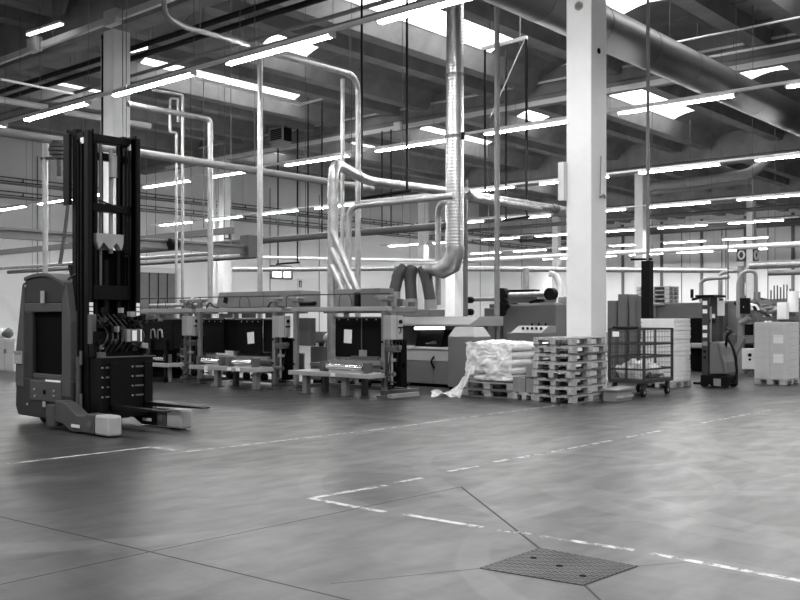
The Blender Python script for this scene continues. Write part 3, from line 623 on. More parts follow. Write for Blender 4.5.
# ================================================================ PRODUCTION MACHINES
def station(y0, which, label):
    """Work station along Y: control box at the y0 end, roller table in front, black guards, gantry frame."""
    t = thing('work_station', label, 'machine', (13.6, y0+1.6, 0), 'roller table work stations')
    X0, X1 = 13.35, 14.22
    yA, yB = y0 + .55, y0 + 3.0
    if which != 3: yB = y0 + 3.12
    P = lambda: MB()
    # gantry posts and beams
    yb0, yb1 = (y0+1.24, y0+2.40) if which == 3 else (y0+1.3, y0+2.9)
    for x in (X0, X1):
        for y in ((yA, yB) if x == X0 else (yb0, yb1)):
            o = box('post', 'steel_paint', x-.045, x+.045, y-.045, y+.045, 0, 1.92 if x == X0 else 1.8, t, .006)
            box('foot_plate', 'machine_mid', x-.11, x+.11, y-.11, y+.11, 0, .02, o)
            if x == X0:
                for z in (.55, 1.05): MB().tube([(x-.06, y, z), (x-.09, y, z)], .022, 8).build('bolt', 'black_metal', o)
    box('crossbeam', 'pale_enamel', X0-.05, X0+.05, yA-.15, yB+.1, 1.635, 1.72, t, .008)
    box('crossbeam', 'steel_paint', X1-.05, X1+.05, yA-.04, yB+.04, 1.6, 1.7, t, .008)
    for y in (yA, yB): box('side_beam', 'steel_paint', X0, X1, y-.04, y+.04, 1.63, 1.71, t)
    for y in (yA, yB):
        box('clamp', 'machine_light', X0-.09, X0+.09, y-.10, y+.10, 1.84, 1.93, t, .01)
        MB().tube([(X0, y-.26, 1.90), (X0, y+.22, 1.90)], .03, 8).build('pivot_bar', 'steel_paint', t)
    MB().tube([(X0+.05, yA-.1, 1.965), (X0+.05, yB+.1, 1.975)], .013, 6).build('rope', 'cable', t)
    box('base_rail', 'machine_mid', X0-.05, X1+.1, yA-.05, yA+.05, .04, .12, t)
    box('base_rail', 'machine_mid', X0-.05, X1+.1, yB-.05, yB+.05, .04, .12, t)
    box('base_rail', 'machine_mid', X1-.05, X1+.05, yA, yB, .04, .12, t)
    # control box at the right end
    cx0, cx1, cy0, cy1 = 13.08, 13.42, y0+.15, y0+.34
    cb = box('control_box', 'pale_enamel', cx0, cx1, cy0, cy1, 1.10, 1.545, t, .008)
    box('door_seam', 'machine_mid', cx0+.168, cx0+.174, cy0-.004, cy0, 1.11, 1.535, cb)
    MB().tube([(cx0+.26, cy0, 1.43), (cx0+.26, cy0-.03, 1.43)], .035, 14).build('knob', 'black_metal', cb)
    MB().bar((cx0+.235, cy0-.03, 1.46), (cx0+.285, cy0-.03, 1.41), .02, .02).build('knob_grip', 'black_metal', cb)
    for k in range(3): MB().tube([(cx0+.215+.045*k, cy0, 1.32), (cx0+.215+.045*k, cy0-.02, 1.32)], .016, 10).build('push_button', 'black_metal', cb)
    box('bracket', 'steel_paint', 13.30, 13.42, cy1, yA, 1.3, 1.4, t)
    # drive parts below the control box
    m = MB(); m.box(13.42, 13.6, y0+.2, y0+.48, .2, 1.08); m.build('drive_housing', 'black_matt', t, .01)
    for k, (x, z) in enumerate([(13.35,.95), (13.5,.6), (13.3,.45), (13.62,.78)]):
        MB().tube([(x, y0+.15+.05*k, z), (x, y0+.55, z)], .045, 12).build('air_cylinder', 'galvanised' if k % 2 else 'machine_mid', t)
    v = MB(); v.tube([(13.28, y0+.30, 1.12), (13.28, y0+.30, .25)], .022, 8); v.build('stand_pipe', 'machine_light', t)
    box('valve_block', 'machine_mid', 13.22, 13.42, y0+.2, y0+.42, .86, .97, t, .01)
    box('valve_block', 'machine_light', 13.24, 13.36, y0+.26, y0+.36, .68, .74, t, .01)
    rnd = random.Random(int(y0*10))
    for k in range(7):
        a = (13.2+rnd.random()*.5, y0+.1+rnd.random()*.5, .9+rnd.random()*.5); b = (13.2+rnd.random()*.7, y0+.2+rnd.random()*.6, .12+rnd.random()*.3)
        mid = ((a[0]+b[0])/2-.12, (a[1]+b[1])/2-.15+.3*rnd.random(), min(a[2],b[2])-.06+.2*rnd.random())
        MB().tube(fillet([a, mid, b], 1, 6), .013, 6).build('cable', 'cable', t)
    for y in (yB+.12, yA+1.0):
        MB().tube(fillet([(13.5, y, 1.75), (13.5, y+.05, 1.98), (13.5, y+.35, 1.98), (13.55, y+.4, 1.72)], .2, 6), .008, 6).build('cable', 'cable', t)
    # table with rollers
    ta, tb = (y0+.44, y0+2.62) if which == 3 else (y0+.5, y0+2.78)
    tt = box('table_top', 'pale_enamel', 12.78, 13.5, ta, tb, .375, .46, t, .008)
    lx = 12.98
    for y in ((y0+2.3, y0+1.22) if which == 3 else (y0+2.0, y0+.72)):
        lg = box('table_leg', 'steel_paint', lx-.06, lx+.06, y-.06, y+.06, 0, .375, t, .006)
        box('foot_plate', 'machine_mid', lx-.1, lx+.1, y-.1, y+.1, 0, .018, lg)
        box('table_leg', 'machine_mid', lx+.36, lx+.46, y-.05-.12, y+.05-.12, 0, .375, t)
    box('label_plate', 'paper', 12.77, 12.78, y0+1.30, y0+1.42, .385, .45, tt)
    rl = [(y0+.62, y0+1.78)] if which == 3 else [(y0+.72, y0+1.55), (y0+1.8, y0+2.6)]
    for a, b in rl:
        r = MB().tube([(12.95, a+.1, .56), (12.95, b-.1, .56)], .055, 16).build('roller', 'chrome', t)
        for q in (a, b): box('roller_bracket', 'machine_mid', 12.88, 13.04, q-.05, q+.05, .47, .66, t, .006)
        box('back_rail', 'steel_paint', 13.2, 13.26, a-.1, b+.1, .62, .68, t)
        if which != 3: box('label_plate', 'paper', 12.77, 12.78, a+.3, a+.42, .385, .45, tt)
    # black guards
    gx = 13.95
    if which == 3:
        g = box('guard_panel', 'panel_black', gx, gx+.05, y0+1.18, y0+2.46, .70, 1.50, t, .005)
        n = MB().bar((gx-.006, y0+1.98, 1.12), (gx-.006, y0+2.2, 1.13), .006, .28).build('paper_notice', 'paper', g)
        fr = MB(); fr.bar((gx-.01, y0+1.7, .72), (gx-.01, y0+1.7, 1.49), .01, .02); fr.build('panel_seam', 'machine_mid', g)
        rnd = random.Random(3)
        MB().bar((gx-.02, y0+1.18, 1.51), (gx-.02, y0+2.46, 1.51), .05, .03).build('panel_rail', 'machine_mid', g)
        for k in range(5): MB().tube([(gx-.01, y0+1.3+k*.26, 1.47), (gx-.025, y0+1.3+k*.26, 1.47)], .014, 8).build('screw', 'machine_light', g)
        box('sensor_arm', 'machine_mid', 13.3, 13.4, y0+.7, y0+1.4, .70, .76, t); box('sensor_block', 'machine_light', 13.28, 13.4, y0+1.05, y0+1.15, .76, .88, t)
        # boxes on the gantry
        box('junction_cabinet', 'machine_grey', 14.06, 14.5, y0+1.32, y0+1.84, 1.66, 2.10, t, .01)
        box('transformer', 'steel_paint', 14.06, 14.4, y0+2.12, y0+2.58, 1.66, 2.10, t, .01)
        box('relay_box', 'black_metal', 14.06, 14.2, y0+1.92, y0+2.02, 1.72, 2.02, t)
        MB().tube([(13.6, y0+2.7, 1.8), (13.6, y0+3.2, 1.8)], .05, 8).build('drive_motor', 'black_metal', t)
        for k in range(6): box('valve', 'machine_light' if k % 2 else 'machine_mid', 13.5, 13.6, y0+.0+.14*k, y0+.09+.14*k, 1.72, 1.80+.03*(k % 3), t)
    else:
        for a, b, notice, pat in ([(y0+.95, y0+1.70, 0, 0), (y0+1.69, y0+2.46, 1, 1), (y0+2.44, y0+3.04, 0, 0), (y0+3.02, y0+3.86, 0, 1)] if which == 2 else [(y0+2.6, y0+3.6, 0, 1), (y0+1.2, y0+2.4, 0, 0)]):
            z0 = .74 if which == 2 else .75
            x = gx + (0 if pat else .06)
            g = box('guard_panel', 'panel_black', x, x+.05, a, b, z0 - (.06 if pat else 0), 1.49, t, .005)
            MB().bar((x-.012, a, 1.47), (x-.012, b, 1.47), .02, .03).build('panel_rail', 'machine_mid', g)
            rnd = random.Random(int(a*100))
            if pat:
                for k in range(4): MB().tube([(x, a+.1+k*(b-a-.2)/3, 1.42), (x-.02, a+.1+k*(b-a-.2)/3, 1.42)], .016, 8).build('screw', 'machine_light', g)
            if notice: MB().bar((x-.006, a+.24, 1.06), (x-.006, a+.47, 1.04), .006, .26).build('paper_notice', 'paper', g)
        box('rear_skirt', 'machine_mid', 14.3, 14.34, y0+.7, y0+3.0, .25, .72, t)
        if which == 2:
            h = MB(); h.prism([(yA-.1,1.74),(yB+.25,1.74),(yB+.12,2.10),(yA-.1,2.10)], lambda a,b,u: (13.99+u, a, b), 0, .6)
            hd = h.build('hood', 'steel_paint', t, .015)
            box('hood_seam', 'machine_mid', 13.985, 14.0, yA+1.1, yA+1.11, 1.76, 2.09, hd)
            MB().bar((13.985, yB-.2, 1.9), (13.97, yB-.08, 1.93), .02, .14).build('vent_label', 'black_metal', hd)
        else:
            MB().tube([(14.2, yA-.1, 1.82), (14.2, yB+.1, 1.82)], .05, 10).build('air_pipe', 'galvanised', t); box('air_valve', 'machine_mid', 14.1, 14.3, yA+.8, yA+1.1, 1.7, 1.95, t, .01)
        for y in (yA+.5, yB+.1): MB().tube(fillet([(13.8, y-.2, 1.74), (13.8, y, 1.76), (13.8, y+.12, 1.88), (13.8, y+.25, 1.74)], .15, 5), .02, 6).build('cable_loop', 'cable', t)
        for k in range(4): box('bearing_block', 'machine_mid', 13.6, 13.8, y0+.9+.8*k, y0+1.15+.8*k, 1.5, 1.6, t)
        box('junction_cabinet', 'machine_mid', 14.1, 14.3, y0+.3, y0+.8, .9, 1.5, t, .01)
    o = MB(); 
    for k in range(9):
        y = y0 + .7 + .28*k; o = MB().tube([(13.7+.1*(k % 3), y, .2+.05*(k % 4)), (14.0, y+.06, .28+.06*(k % 3))], .03+.012*(k % 3), 8).build('drive_shaft', 'galvanised' if k % 3 == 0 else 'machine_mid', t)
    for k in range(4):
        y = y0+.8+.6*k; MB().tube([(13.75, y, .2), (13.82, y, .2)], .09, 14).build('pulley', 'black_metal', t)
    box('lower_tray', 'machine_mid', 13.55, 14.0, y0+.75, y0+2.8, .52, .58, t)
    return t
st3 = station(11.42, 3, 'nearest roller table work station, the rightmost, with a single black guard')
box('floor_beam', 'machine_light', 12.95, 13.75, 11.44, 11.54, .03, .10, st3)
st2 = station(14.52, 2, 'middle roller table work station with four black guards and a grey hood')
st1 = station(17.62, 1, 'roller table work station partly hidden behind the truck mast')
for y in (onX(151, 12.9).y, onX(166, 12.9).y): MB().bar((12.9, y, .02), (12.9, y, 1.0), .07, .07).build('guard_post', 'black_metal', st1)
MB().bar((12.9, onX(150, 12.9).y, .08), (12.9, onX(167, 12.9).y, .08), .07, .10).build('guard_rail', 'black_metal', st1)
box('guard_panel', 'panel_black', 12.92, 12.97, onX(172, 12.92).y, onX(147, 12.92).y, hz(349, 12.9, 19.6), hz(321, 12.9, 19.6), st1, .005)
box('drive_housing', 'black_matt', 12.95, 13.3, onX(166, 12.9).y, onX(151, 12.9).y+.1, .1, .8, st1, .01)
for k, px in enumerate((151, 158)): 
    yq = onX(px, 12.9).y; MB().tube(fillet([(12.9, yq, 1.02), (12.9, yq, 1.22), (12.9, yq-.14, 1.24), (12.9, yq-.18, 1.05)], .06, 5), .02, 6).build('hose_loop', 'machine_light', st1)

t = thing('cloth_feeder', 'pale feeder stand with a white roll between the middle and right work stations', 'feeder', (15.1, 15.1, 0))
box('side_cover', 'machine_light', 14.92, 15.25, 14.45, 15.65, .1, .86, t, .02); box('plinth', 'black_matt', 14.96, 15.2, 14.5, 15.6, 0, .1, t)
MB().tube([(15.05, 14.7, 1.04), (15.05, 15.12, 1.04), (15.05, 15.27, 1.04)], .17, 20, rr=[.175,.17,.09]).build('fabric_roll', 'sheet_white', t)
for y in (14.72, 15.2): box('roll_support', 'machine_mid', 15.0, 15.1, y-.03, y+.03, .86, 1.04, t)
box('feed_tray', 'machine_grey', 14.95, 15.2, 15.28, 15.72, .94, 1.19, t, .01); box('tray_leg', 'machine_mid', 15.05, 15.12, 15.4, 15.5, .86, .94, t)
box('hanging_sheet', 'paper', 15.3, 15.32, 14.95, 15.5, .86, 1.66, t)
# finishing machine behind the right work station, below the extraction hoses
t = thing('finishing_machine', 'long low finishing machine with lit hood under the extraction hoses', 'machine', (16.4, 13.4, 0))
fx = 16.0
Ya, Yb = 12.25, 15.2
zf = lambda y, px=428: hz(y, *onX(px, fx).xy)
box('plinth', 'black_matt', fx+.05, fx+1.1, Ya, Yb, 0, zf(383.5), t)
box('lower_panel', 'machine_grey', fx, fx+1.1, Ya, Yb, zf(383.5), zf(361), t, .01)
bp = box('middle_panel', 'pale_enamel', fx-.01, fx+1.1, Ya, Yb, zf(361), zf(349), t, .01)
box('ledge', 'machine_white', fx-.03, fx+.4, Ya, Yb, zf(349), zf(347), t)
box('back_panel', 'machine_mid', fx+.9, fx+1.1, Ya, Yb, zf(347), zf(326), t)
w_ = MB(); w_.prism([(0,zf(347)),(.5,zf(347)),(.5,zf(330)),(.12,zf(330))], lambda a,b,u: (fx+.1+a, u, b), onX(438, fx).y, onX(412, fx).y); w_.build('safety_window', 'panel_black', t)
for k in range(3): box('print_head', 'machine_light' if k == 0 else 'machine_mid', fx+.12, fx+.18, onX(424, fx).y-.05-.1*k, onX(424, fx).y+.05-.1*k, zf(347), zf(343-k), t)
MB().tube([(fx+.14, onX(440, fx).y, zf(328)), (fx+.14, onX(411, fx).y, zf(328.5))], .035, 10).build('work_lamp', 'work_lamp', t)
hd = MB(); hd.prism([(-.12,zf(326)),(-.12,zf(324)),(.25,zf(316.5)),(1.1,zf(316.5)),(1.1,zf(326))], lambda a,b,u: (fx+a, u, b), onX(487, fx).y+.35, Yb); hd.build('hood', 'machine_light', t, .01)
q = MB(); yh = onX(434.5, fx).y
q.tube(fillet([(fx-.01, yh, zf(356)), (fx-.06, yh+.06, zf(361.5)), (fx-.01, yh, zf(368))], .3, 6), .022, 8); q.build('door_handle', 'black_metal', t)
MB().box(fx-.012, fx+.01, yh+.02, yh+.026, zf(383), zf(361)).build('door_seam', 'machine_mid', t)
box('hose_collector', 'machine_grey', 16.3, 16.9, 13.3, 14.5, zf(316.5), zf(309), t, .02)
# grey cabinet with chamfered top at the machine's end
t = thing('control_cabinet', 'waist high grey cabinet with a chamfered lid beside the sacks', 'cabinet', (15.95, 11.85, 0))
c = G(474.8, 391.2); x0, y0_ = c.x, c.y; y1_ = onX(447.8, x0).y; x1 = onY(491, y0_).x
zt, zs = hz(327, x0, y0_), hz(337, x0, y0_)
box('body', 'machine_grey', x0, x1, y0_, y1_, .06, zs-.005, t, .01); box('plinth', 'black_matt', x0+.03, x1-.03, y0_+.03, y1_-.03, 0, .06, t)
k = MB(); ch = .11; k.add([(x0,y0_,zs),(x1,y0_,zs),(x1,y1_,zs),(x0,y1_,zs),(x0+ch,y0_+ch,zt),(x1-ch,y0_+ch,zt),(x1-ch,y1_-ch,zt),(x0+ch,y1_-ch,zt)], [(0,3,2,1),(4,5,6,7),(0,1,5,4),(1,2,6,5),(2,3,7,6),(3,0,4,7)])
k.build('lid', 'pale_enamel', t, .01)

# big grey printing machine in the middle background
t = thing('printing_machine', 'large grey printing machine in the middle background behind the sacks', 'machine', (22.5, 15.3, 0))
D = 27.5
def pb(name, m, px0, px1, y0, y1, d0=D, dep_=1.2, bev=.02):      # block facing the aisle, square to the building axes
    a = W(px0, y1, d0); X = a.x; b = onX(px1, X)
    za, zb = hz(y1, a.x, a.y), hz(y0, a.x, a.y)
    return box(name, m, X, X+dep_, b.y, a.y, max(0, za), zb, t, bev)
body = pb('main_housing', 'machine_grey', 503, 556, 305, 400, 27.0, 2.0)
pb('stepped_housing', 'machine_grey', 477, 500, 318, 400, 27.5, 1.6); pb('stepped_housing', 'machine_grey', 484, 500, 308, 318, 27.5, 1.6); pb('stepped_housing', 'machine_grey', 489, 500, 304, 308, 27.5, 1.5)
pb('top_cover', 'machine_light', 517, 554, 303, 306, 26.95, 1.5)
pb('top_cover', 'machine_mid', 506, 545, 296.5, 304, 27.8, 1.2)
pb('side_panel', 'machine_light', 558, 568, 297, 336, 26.6, .6)
pb('white_tray', 'machine_white', 537, 546, 296, 299, 26.5, .4, 0)
for a, b in ((503, 553),):
    MB().tube([W(502, 295.5, 26.9), W(553, 293.5, 25.9)], .07, 12).build('paper_roller', 'galvanised', t)
for px, d in ((503, 26.8), (551, 25.8)):
    MB().tube([W(px, 294, d)+Vector((-.1,0,0)), W(px, 294, d)+Vector((.1,0,0))], .17, 14).build('roller_flange', 'black_metal', t)
for px, y, r in ((503, 308, .14), (505, 302, .12), (503, 313, .10), (507, 306, .1)):
    p = W(px, y, 26.6); MB().tube([p, p+Vector((-.12,-.02,0))], r, 12).build('gear_wheel', 'black_metal', t)
MB().tube([W(472, 299.5, 27.3), W(500, 299, 26.8)], .06, 10).build('guide_bar', 'machine_light', t)
for y in (300, 312): p = W(471.5, y, 27.2); MB().tube([p, p+Vector((-.1,0,0))], .1, 10).build('roller_flange', 'black_metal', t)
MB().tube(fillet([W(549,273.5,27), W(556,275,27), W(561.5,290,26.8), W(557,312,26.6)], 1.0, 6), .09, 12).build('fume_hose', 'machine_white', t)
MB().tube([W(526, 292, 27.6), W(526, 268, 27.6)], .09, 10).build('vent_stack', 'galvanised', t)
MB().bar(W(509, 291, 27.4), W(537, 290.5, 26.8), .3, .06).build('dark_tray', 'black_metal', t)
MB().bar(W(532, 303, 26.8), W(541, 300, 26.6), .3, .08).build('dark_tray', 'black_metal', t)
# operator console in front of the printing machine
t = thing('operator_console', 'slanted grey operator console with buttons just behind the white sacks', 'console', (19.6, 12.6, 0))
c = W(541, 345, 22.8); a = onX(506.5, c.x)
z1, z2 = hz(333, c.x, c.y), hz(326, c.x, c.y)
box('cabinet', 'machine_grey', c.x, c.x+.7, c.y, a.y, 0, z1, t, .02)
k = MB(); k.prism([(0,z1),(.7,z1),(.7,z2),(.35,z2)], lambda u,b,y: (c.x+u, y, b), c.y, a.y-.12); k.build('sloping_top', 'machine_light', t, .01)
for i in range(5):
    y = c.y + .1 + i*.13; MB().tube([(c.x+.17, y, (z1+z2)/2), (c.x+.15, y, (z1+z2)/2+.05)], .03, 8).build('push_button', 'black_metal', t)
for i in range(3):
    y = c.y + .15 + i*.2; MB().tube([(c.x+.45, y, z2), (c.x+.45, y, z2+.07)], .025, 8).build('switch', 'black_metal', t)
# press line at the right background
t = thing('press_line', 'long grey press line in the right background behind the stacker', 'machine', (27, 12.5, 0))
pb('main_housing', 'machine_mid', 657, 716, 303, 400, 27.5, 1.6); pb('end_housing', 'machine_grey', 640, 657, 304, 400, 28.2, 1.6)
pb('tall_housing', 'machine_grey', 716, 740, 301, 400, 27.2, 1.4); pb('top_cover', 'machine_grey', 648, 664, 303.5, 306, 27.6, 1.4)
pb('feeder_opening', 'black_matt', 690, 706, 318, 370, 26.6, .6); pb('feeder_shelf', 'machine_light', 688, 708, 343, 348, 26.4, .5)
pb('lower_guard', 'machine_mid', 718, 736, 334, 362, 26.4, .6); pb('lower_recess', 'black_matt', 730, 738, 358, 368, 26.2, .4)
for k, (a, b, zz) in enumerate([(701, 729, 279), (720, 748, 271.5)]):
    r = MB(); r.tube(fillet([W(a, 302, 27), W(a, zz+3, 27), W(a+5, zz, 26.9), W(b, zz-2, 26.4)], .35, 6), .055, 10); r.build('guard_rail', 'machine_light', t)
MB().tube([W(728, 300, 26), W(728, 240, 26)], .02, 6).build('signal_mast', 'machine_mid', t)
p = W(692, 298, 27); MB().tube([p, p+Vector((0,0,.25))], .05, 8).build('signal_lamp', 'black_metal', t)
# folding machine with open frames, right edge
t = thing('folding_machine', 'open framed folding machine with pipes and rollers behind the carton pallet', 'machine', (27, 9.5, 0))
fr = MB()
D2 = 25.5
p = W(737, 306, 25.3); MB().bar(p, p+Vector((0,-.35,0)), .08, .42).build('display', 'black_metal', t)
for px, y0 in ((741, 266), (757, 292), (776, 300), (799, 303), (812, 303)):
    MB().bar(W(px, 318, D2)*1.0, W(px, y0, D2), .14, .14).build('post', 'steel_paint', t) if False else MB().bar((W(px,318,D2).x, W(px,318,D2).y, 0), W(px, y0, D2), .14, .14).build('post', 'steel_paint', t)
MB().tube(fillet([W(738,318,D2-.3), W(738,282,D2-.3), W(742,271.5,D2-.3), W(756,270.5,D2-.4), W(756,300,D2-.3)], .3, 5), .05, 10).build('guard_rail', 'machine_light', t)
MB().bar(W(737, 303, D2), W(800, 300, D2), .14, .12).build('crossbeam', 'steel_paint', t); MB().bar(W(740, 319, D2), W(806, 318, D2), .14, .12).build('crossbeam', 'machine_grey', t)
MB().bar(W(738, 339, D2), W(765, 339, D2), .2, .2).build('crossbeam', 'machine_grey', t)
rnd = random.Random(5)
for k in range(16):
    px = 742 + rnd.random()*46; y = 300 + rnd.random()*22; p = W(px, y, D2 + rnd.random()*.6 - .4)
    q = p + Vector((rnd.uniform(-.1,.1), rnd.uniform(.2,.6), rnd.uniform(-.15,.15)))
    MB().tube([p, q], .03+.05*rnd.random(), 10).build('roller' if k % 2 else 'air_cylinder', ('black_metal','galvanised','machine_mid','machine_light')[k % 4], t)
for k in range(12):
    px = 741 + rnd.random()*24; y = 320 + rnd.random()*40; p = W(px, y, D2 + .3 + rnd.random()*.6)
    MB().box(p.x-.15, p.x+.15, p.y-.2*rnd.random()-.08, p.y+.12, max(.02,p.z-.25*rnd.random()-.05), p.z+.05).build('machine_block', ('machine_mid','black_metal','machine_grey')[k % 3], t, .01)
for k in range(9):
    px = 771+k*3.2; p = W(px, 301, D2-.2); MB().tube([p, p+Vector((0,0,.2+.25*rnd.random()))], .02, 6).build('adjusting_spindle', 'machine_mid', t)
p = W(783, 308, D2-.6); box('white_hopper', 'paper', p.x-.12, p.x+.12, p.y-.12, p.y+.12, p.z-.3, p.z+.15, t, .02)
p = W(793, 312, D2-.5); MB().tube([p, p+Vector((0,0,.55))], .14, 14).build('paper_reel', 'sheet_white', t)
p = W(794, 312, D2+.2); box('rear_plate', 'machine_mid', p.x, p.x+.1, p.y-.8, p.y+.6, p.z-.6, p.z+.35, t)
for k in range(5): MB().bar(W(744+k*3.2, 306, D2-.35), W(746+k*3.2, 310, D2-.35), .02, .06).build('warning_stripe', 'paper' if k % 2 == 0 else 'black_metal', t)
x = W(751, 350, 24.3); cb = box('control_box', 'machine_white', x.x-.15, x.x+.15, x.y-.16, x.y+.18, hz(369, x.x, x.y), hz(348.5, x.x, x.y), t, .01)
for y, r in ((355, .045), (359.5, .03)):
    p = W(750, y, 24.05); MB().tube([p, p+Vector((-.08,-.02,0))], r, 12).build('knob', 'black_metal', cb)
MB().bar((x.x, x.y, 0), (x.x, x.y, hz(369, x.x, x.y)), .12, .12).build('box_stand', 'machine_grey', cb)
MB().bar((x.x+.4, x.y+.9, .0), (x.x+.4, x.y+.35, 1.0), .12, .14).build('sloping_leg', 'machine_grey', t)
MB().bar(W(741, 396, D2+1)*1.0, W(741,318,D2+1), .5, .3).build('column', 'machine_grey', t) if False else None
# tall grey switch cabinets behind the cage trolley
for i, (a, b, y, lab) in enumerate([(607, 617.3, 300.5, 'lowest of three grey switch cabinets behind the cage trolley, beside the column'), (617.5, 628.3, 294, 'tallest of the grey switch cabinets behind the cage trolley'), (628.8, 637, 296, 'right one of the grey switch cabinets behind the cage trolley')]):
    p = W(b, 330, 22.5 - .3*i); q = onX(a, p.x); zt = hz(y, p.x, p.y)
    c = thing('switch_cabinet', lab, 'cabinet', (p.x+.3, (p.y+q.y)/2, 0), 'switch cabinets')
    box('carcass', 'machine_grey', p.x, p.x+.55, p.y+.01, q.y-.01, .06, zt, c, .01); box('door', 'machine_grey', p.x-.02, p.x-.001, p.y+.03, q.y-.03, .1, zt-.04, c, .006); box('plinth', 'black_matt', p.x+.04, p.x+.5, p.y+.03, q.y-.03, 0, .06, c)
# distant crates carrying pallets
p = W(655, 305, 33); 
o = tag(box('storage_crate', 'machine_mid', p.x-.5, p.x+.9, p.y-.6, p.y+.6, 0, p.z-.08), 'big grey crate far behind the press line under pallets', 'crate')
FARP = (p.x+.2, p.y, p.z-.08)
# low white cabinet with oddments at the left edge
t = thing('low_cabinet', 'low pale cabinet at the left edge behind the truck', 'cabinet', (11.3, 23.5, 0))
c = G(14, 371.5); zt = hz(338.5, c.x, c.y)
for o in (1,):
    y1 = onX(-6, c.x).y
    box('carcass', 'machine_white', c.x, c.x+.5, c.y, y1, 0, zt, t, .01)
    for k in range(2):
        d = box('door', 'machine_white', c.x-.025, c.x-.002, c.y+.03+k*.47, c.y+.48+k*.47, .05, zt-.05, t, .004); box('handle', 'black_metal', c.x-.04, c.x-.025, c.y+.40+k*.1, c.y+.42+k*.1, .5, .62, d)
for k, (px, lab) in enumerate([(8, 'crumpled dark bag on the low cabinet at the left edge'), (3, 'pale rolled cloth on the low cabinet at the left edge')]):
    p = onX(px, c.x+.2); b = MB()
    rnd = random.Random(k); b.blob((p.x, p.y, zt+.13), (.15, .17, .14), 10, 7)
    for i, v in enumerate(b.v): b.v[i] = Vector((v.x+rnd.uniform(-.03,.03), v.y+rnd.uniform(-.03,.03), max(zt, v.z+rnd.uniform(-.03,.03))))
    tag(b.build('cloth_bundle', 'machine_mid' if k == 0 else 'sheet_white'), lab, 'bag')
# ================================================================ REACH TRUCK (left foreground)
t = thing('reach_truck', 'dark reach truck with a tall black mast standing at the left', 'forklift', (7.2, 12.0, 0))
TX = 6.74
Y_ = lambda px, X=TX: X*yx(px)
def Z_(py, px, X=TX): v = onX(px, X, py); return v.z
xw = 7.66
yr, yf = Y_(16), Y_(72)
zb, ztop = .10, Z_(281, 45)
def sideprism(name, m, prof, x0, x1, bev=.0):   # prof in picture-free metres (Y, z)
    b = MB(); b.prism(prof, lambda a, z, u: (u, a, z), x0, x1); return b.build(name, m, t, bev)
# lower chassis and cab shell around the door opening
yo0, yo1 = Y_(32.5), Y_(62)
zo0, zo1 = Z_(379, 45), Z_(312, 45)
sideprism('chassis', 'truck_grey', [(yr+.02,.22),(yr-.05,.10),(yf+.02,.08),(yf,.30),(yf,zo0),(yr,zo0)], TX, xw, .02)
sideprism('cab_rear', 'truck_grey', [(Y_(24),zo0),(yo0,zo0),(yo0,zo1),(Y_(24),zo1)], TX, xw, .01)
sideprism('rear_panel', 'truck_light', [(yr+.01,.50),(Y_(24)-.0,.50),(Y_(24.5),1.72),(Y_(24.5),2.02),(Y_(22.5),1.98),(yr,1.0)], TX-.012, xw, .02)
sideprism('front_pillar', 'truck_light', [(yo1,.42),(Y_(70.5),.42),(Y_(70.5),1.45),(Y_(66),1.98),(yo1,1.72)], TX-.008, xw, .015)
sideprism('upper_frame', 'truck_light', [(yo0+.12,zo1),(yo1,zo1),(yo1,Z_(303,62)),(Y_(24.5),Z_(303,45)),(Y_(24.5),zo1)], TX-.004, xw, .01)
yc0, yc1 = Y_(25), Y_(65)
arch = [(yc0, Z_(303,45))] + [(yc0+(yc1-yc0)*i/10, Z_(281,30)+.05*math.sin(math.pi*min(1,i/8))-.10*max(0,(i-6)/4)**2) for i in range(11)] + [(yc1, Z_(303,45))]
sideprism('upper_panel', 'truck_grey', arch, TX, xw, .01)
cap = [(a, z+.005) for a, z in arch[1:-1]]; cap = cap + [(a, z+.05) for a, z in reversed(cap)]
sideprism('roof_cap', 'truck_light', cap, TX-.02, xw+.02, .008)
box('cab_interior', 'black_matt', TX+.05, xw-.02, yo1+.0, yo0, zo0, zo1, t)
ins = MB()
ins.box(TX+.0, TX+.06, yo1, yo0, zo0, zo0+.07); ins.build('door_sill', 'truck_light', t, .008)
box('sill_strip', 'paper', TX-.015, TX-.001, yo1+.03, (yo0+yo1)/2+.02, zo0-.03, zo0-.005, t)
box('door_frame', 'truck_grey', TX-.012, TX+.02, yo0-.02, yo0+.06, zo0, zo1, t, .005)
box('lower_cover', 'truck_light', TX-.02, TX+.01, Y_(62), Y_(31), Z_(401,45), Z_(381,45), t, .01)
for px, y, w, h, m in ((44, 297, .09, .17, 'truck_tip'), (45.5, 404, .06, .075, 'truck_tip'), (46, 392, .055, .055, 'black_matt')):
    yy, z = Y_(px), Z_(y, px); box('plate', m, TX-.03, TX-.012, yy-w/2, yy+w/2, z-h/2, z+h/2, t)
for px, y in ((36, 389), (36.5, 396), (55.5, 391), (55.5, 396), (29, 404), (63, 406), (27, 286)):
    yy, z = Y_(px), Z_(y, px); MB().tube([(TX-.02, yy, z), (TX-.035, yy, z)], .018, 8).build('bolt', 'machine_light', t)
yy = Y_(20); hh = box('grab_recess', 'truck_tip', TX-.03, TX-.005, yy-.09, yy+.12, Z_(364,20), Z_(351,20), t, .01); box('grab_bar', 'machine_light', TX-.045, TX-.03, yy-.09, yy+.12, Z_(353,20), Z_(351,20), t)
yy = Y_(75); o = MB().tube([(TX+.05, yy, Z_(409,75)), (TX+.05, yy, Z_(357,75))], .035, 8); o.build('tilt_column', 'truck_light', t)
for y in (357, 400): MB().tube([(TX+.05, Y_(77.5), Z_(y+8,77)), (TX+.05, Y_(77.5), Z_(y-6,77))], .02, 8).build('grab_handle', 'machine_mid', t)
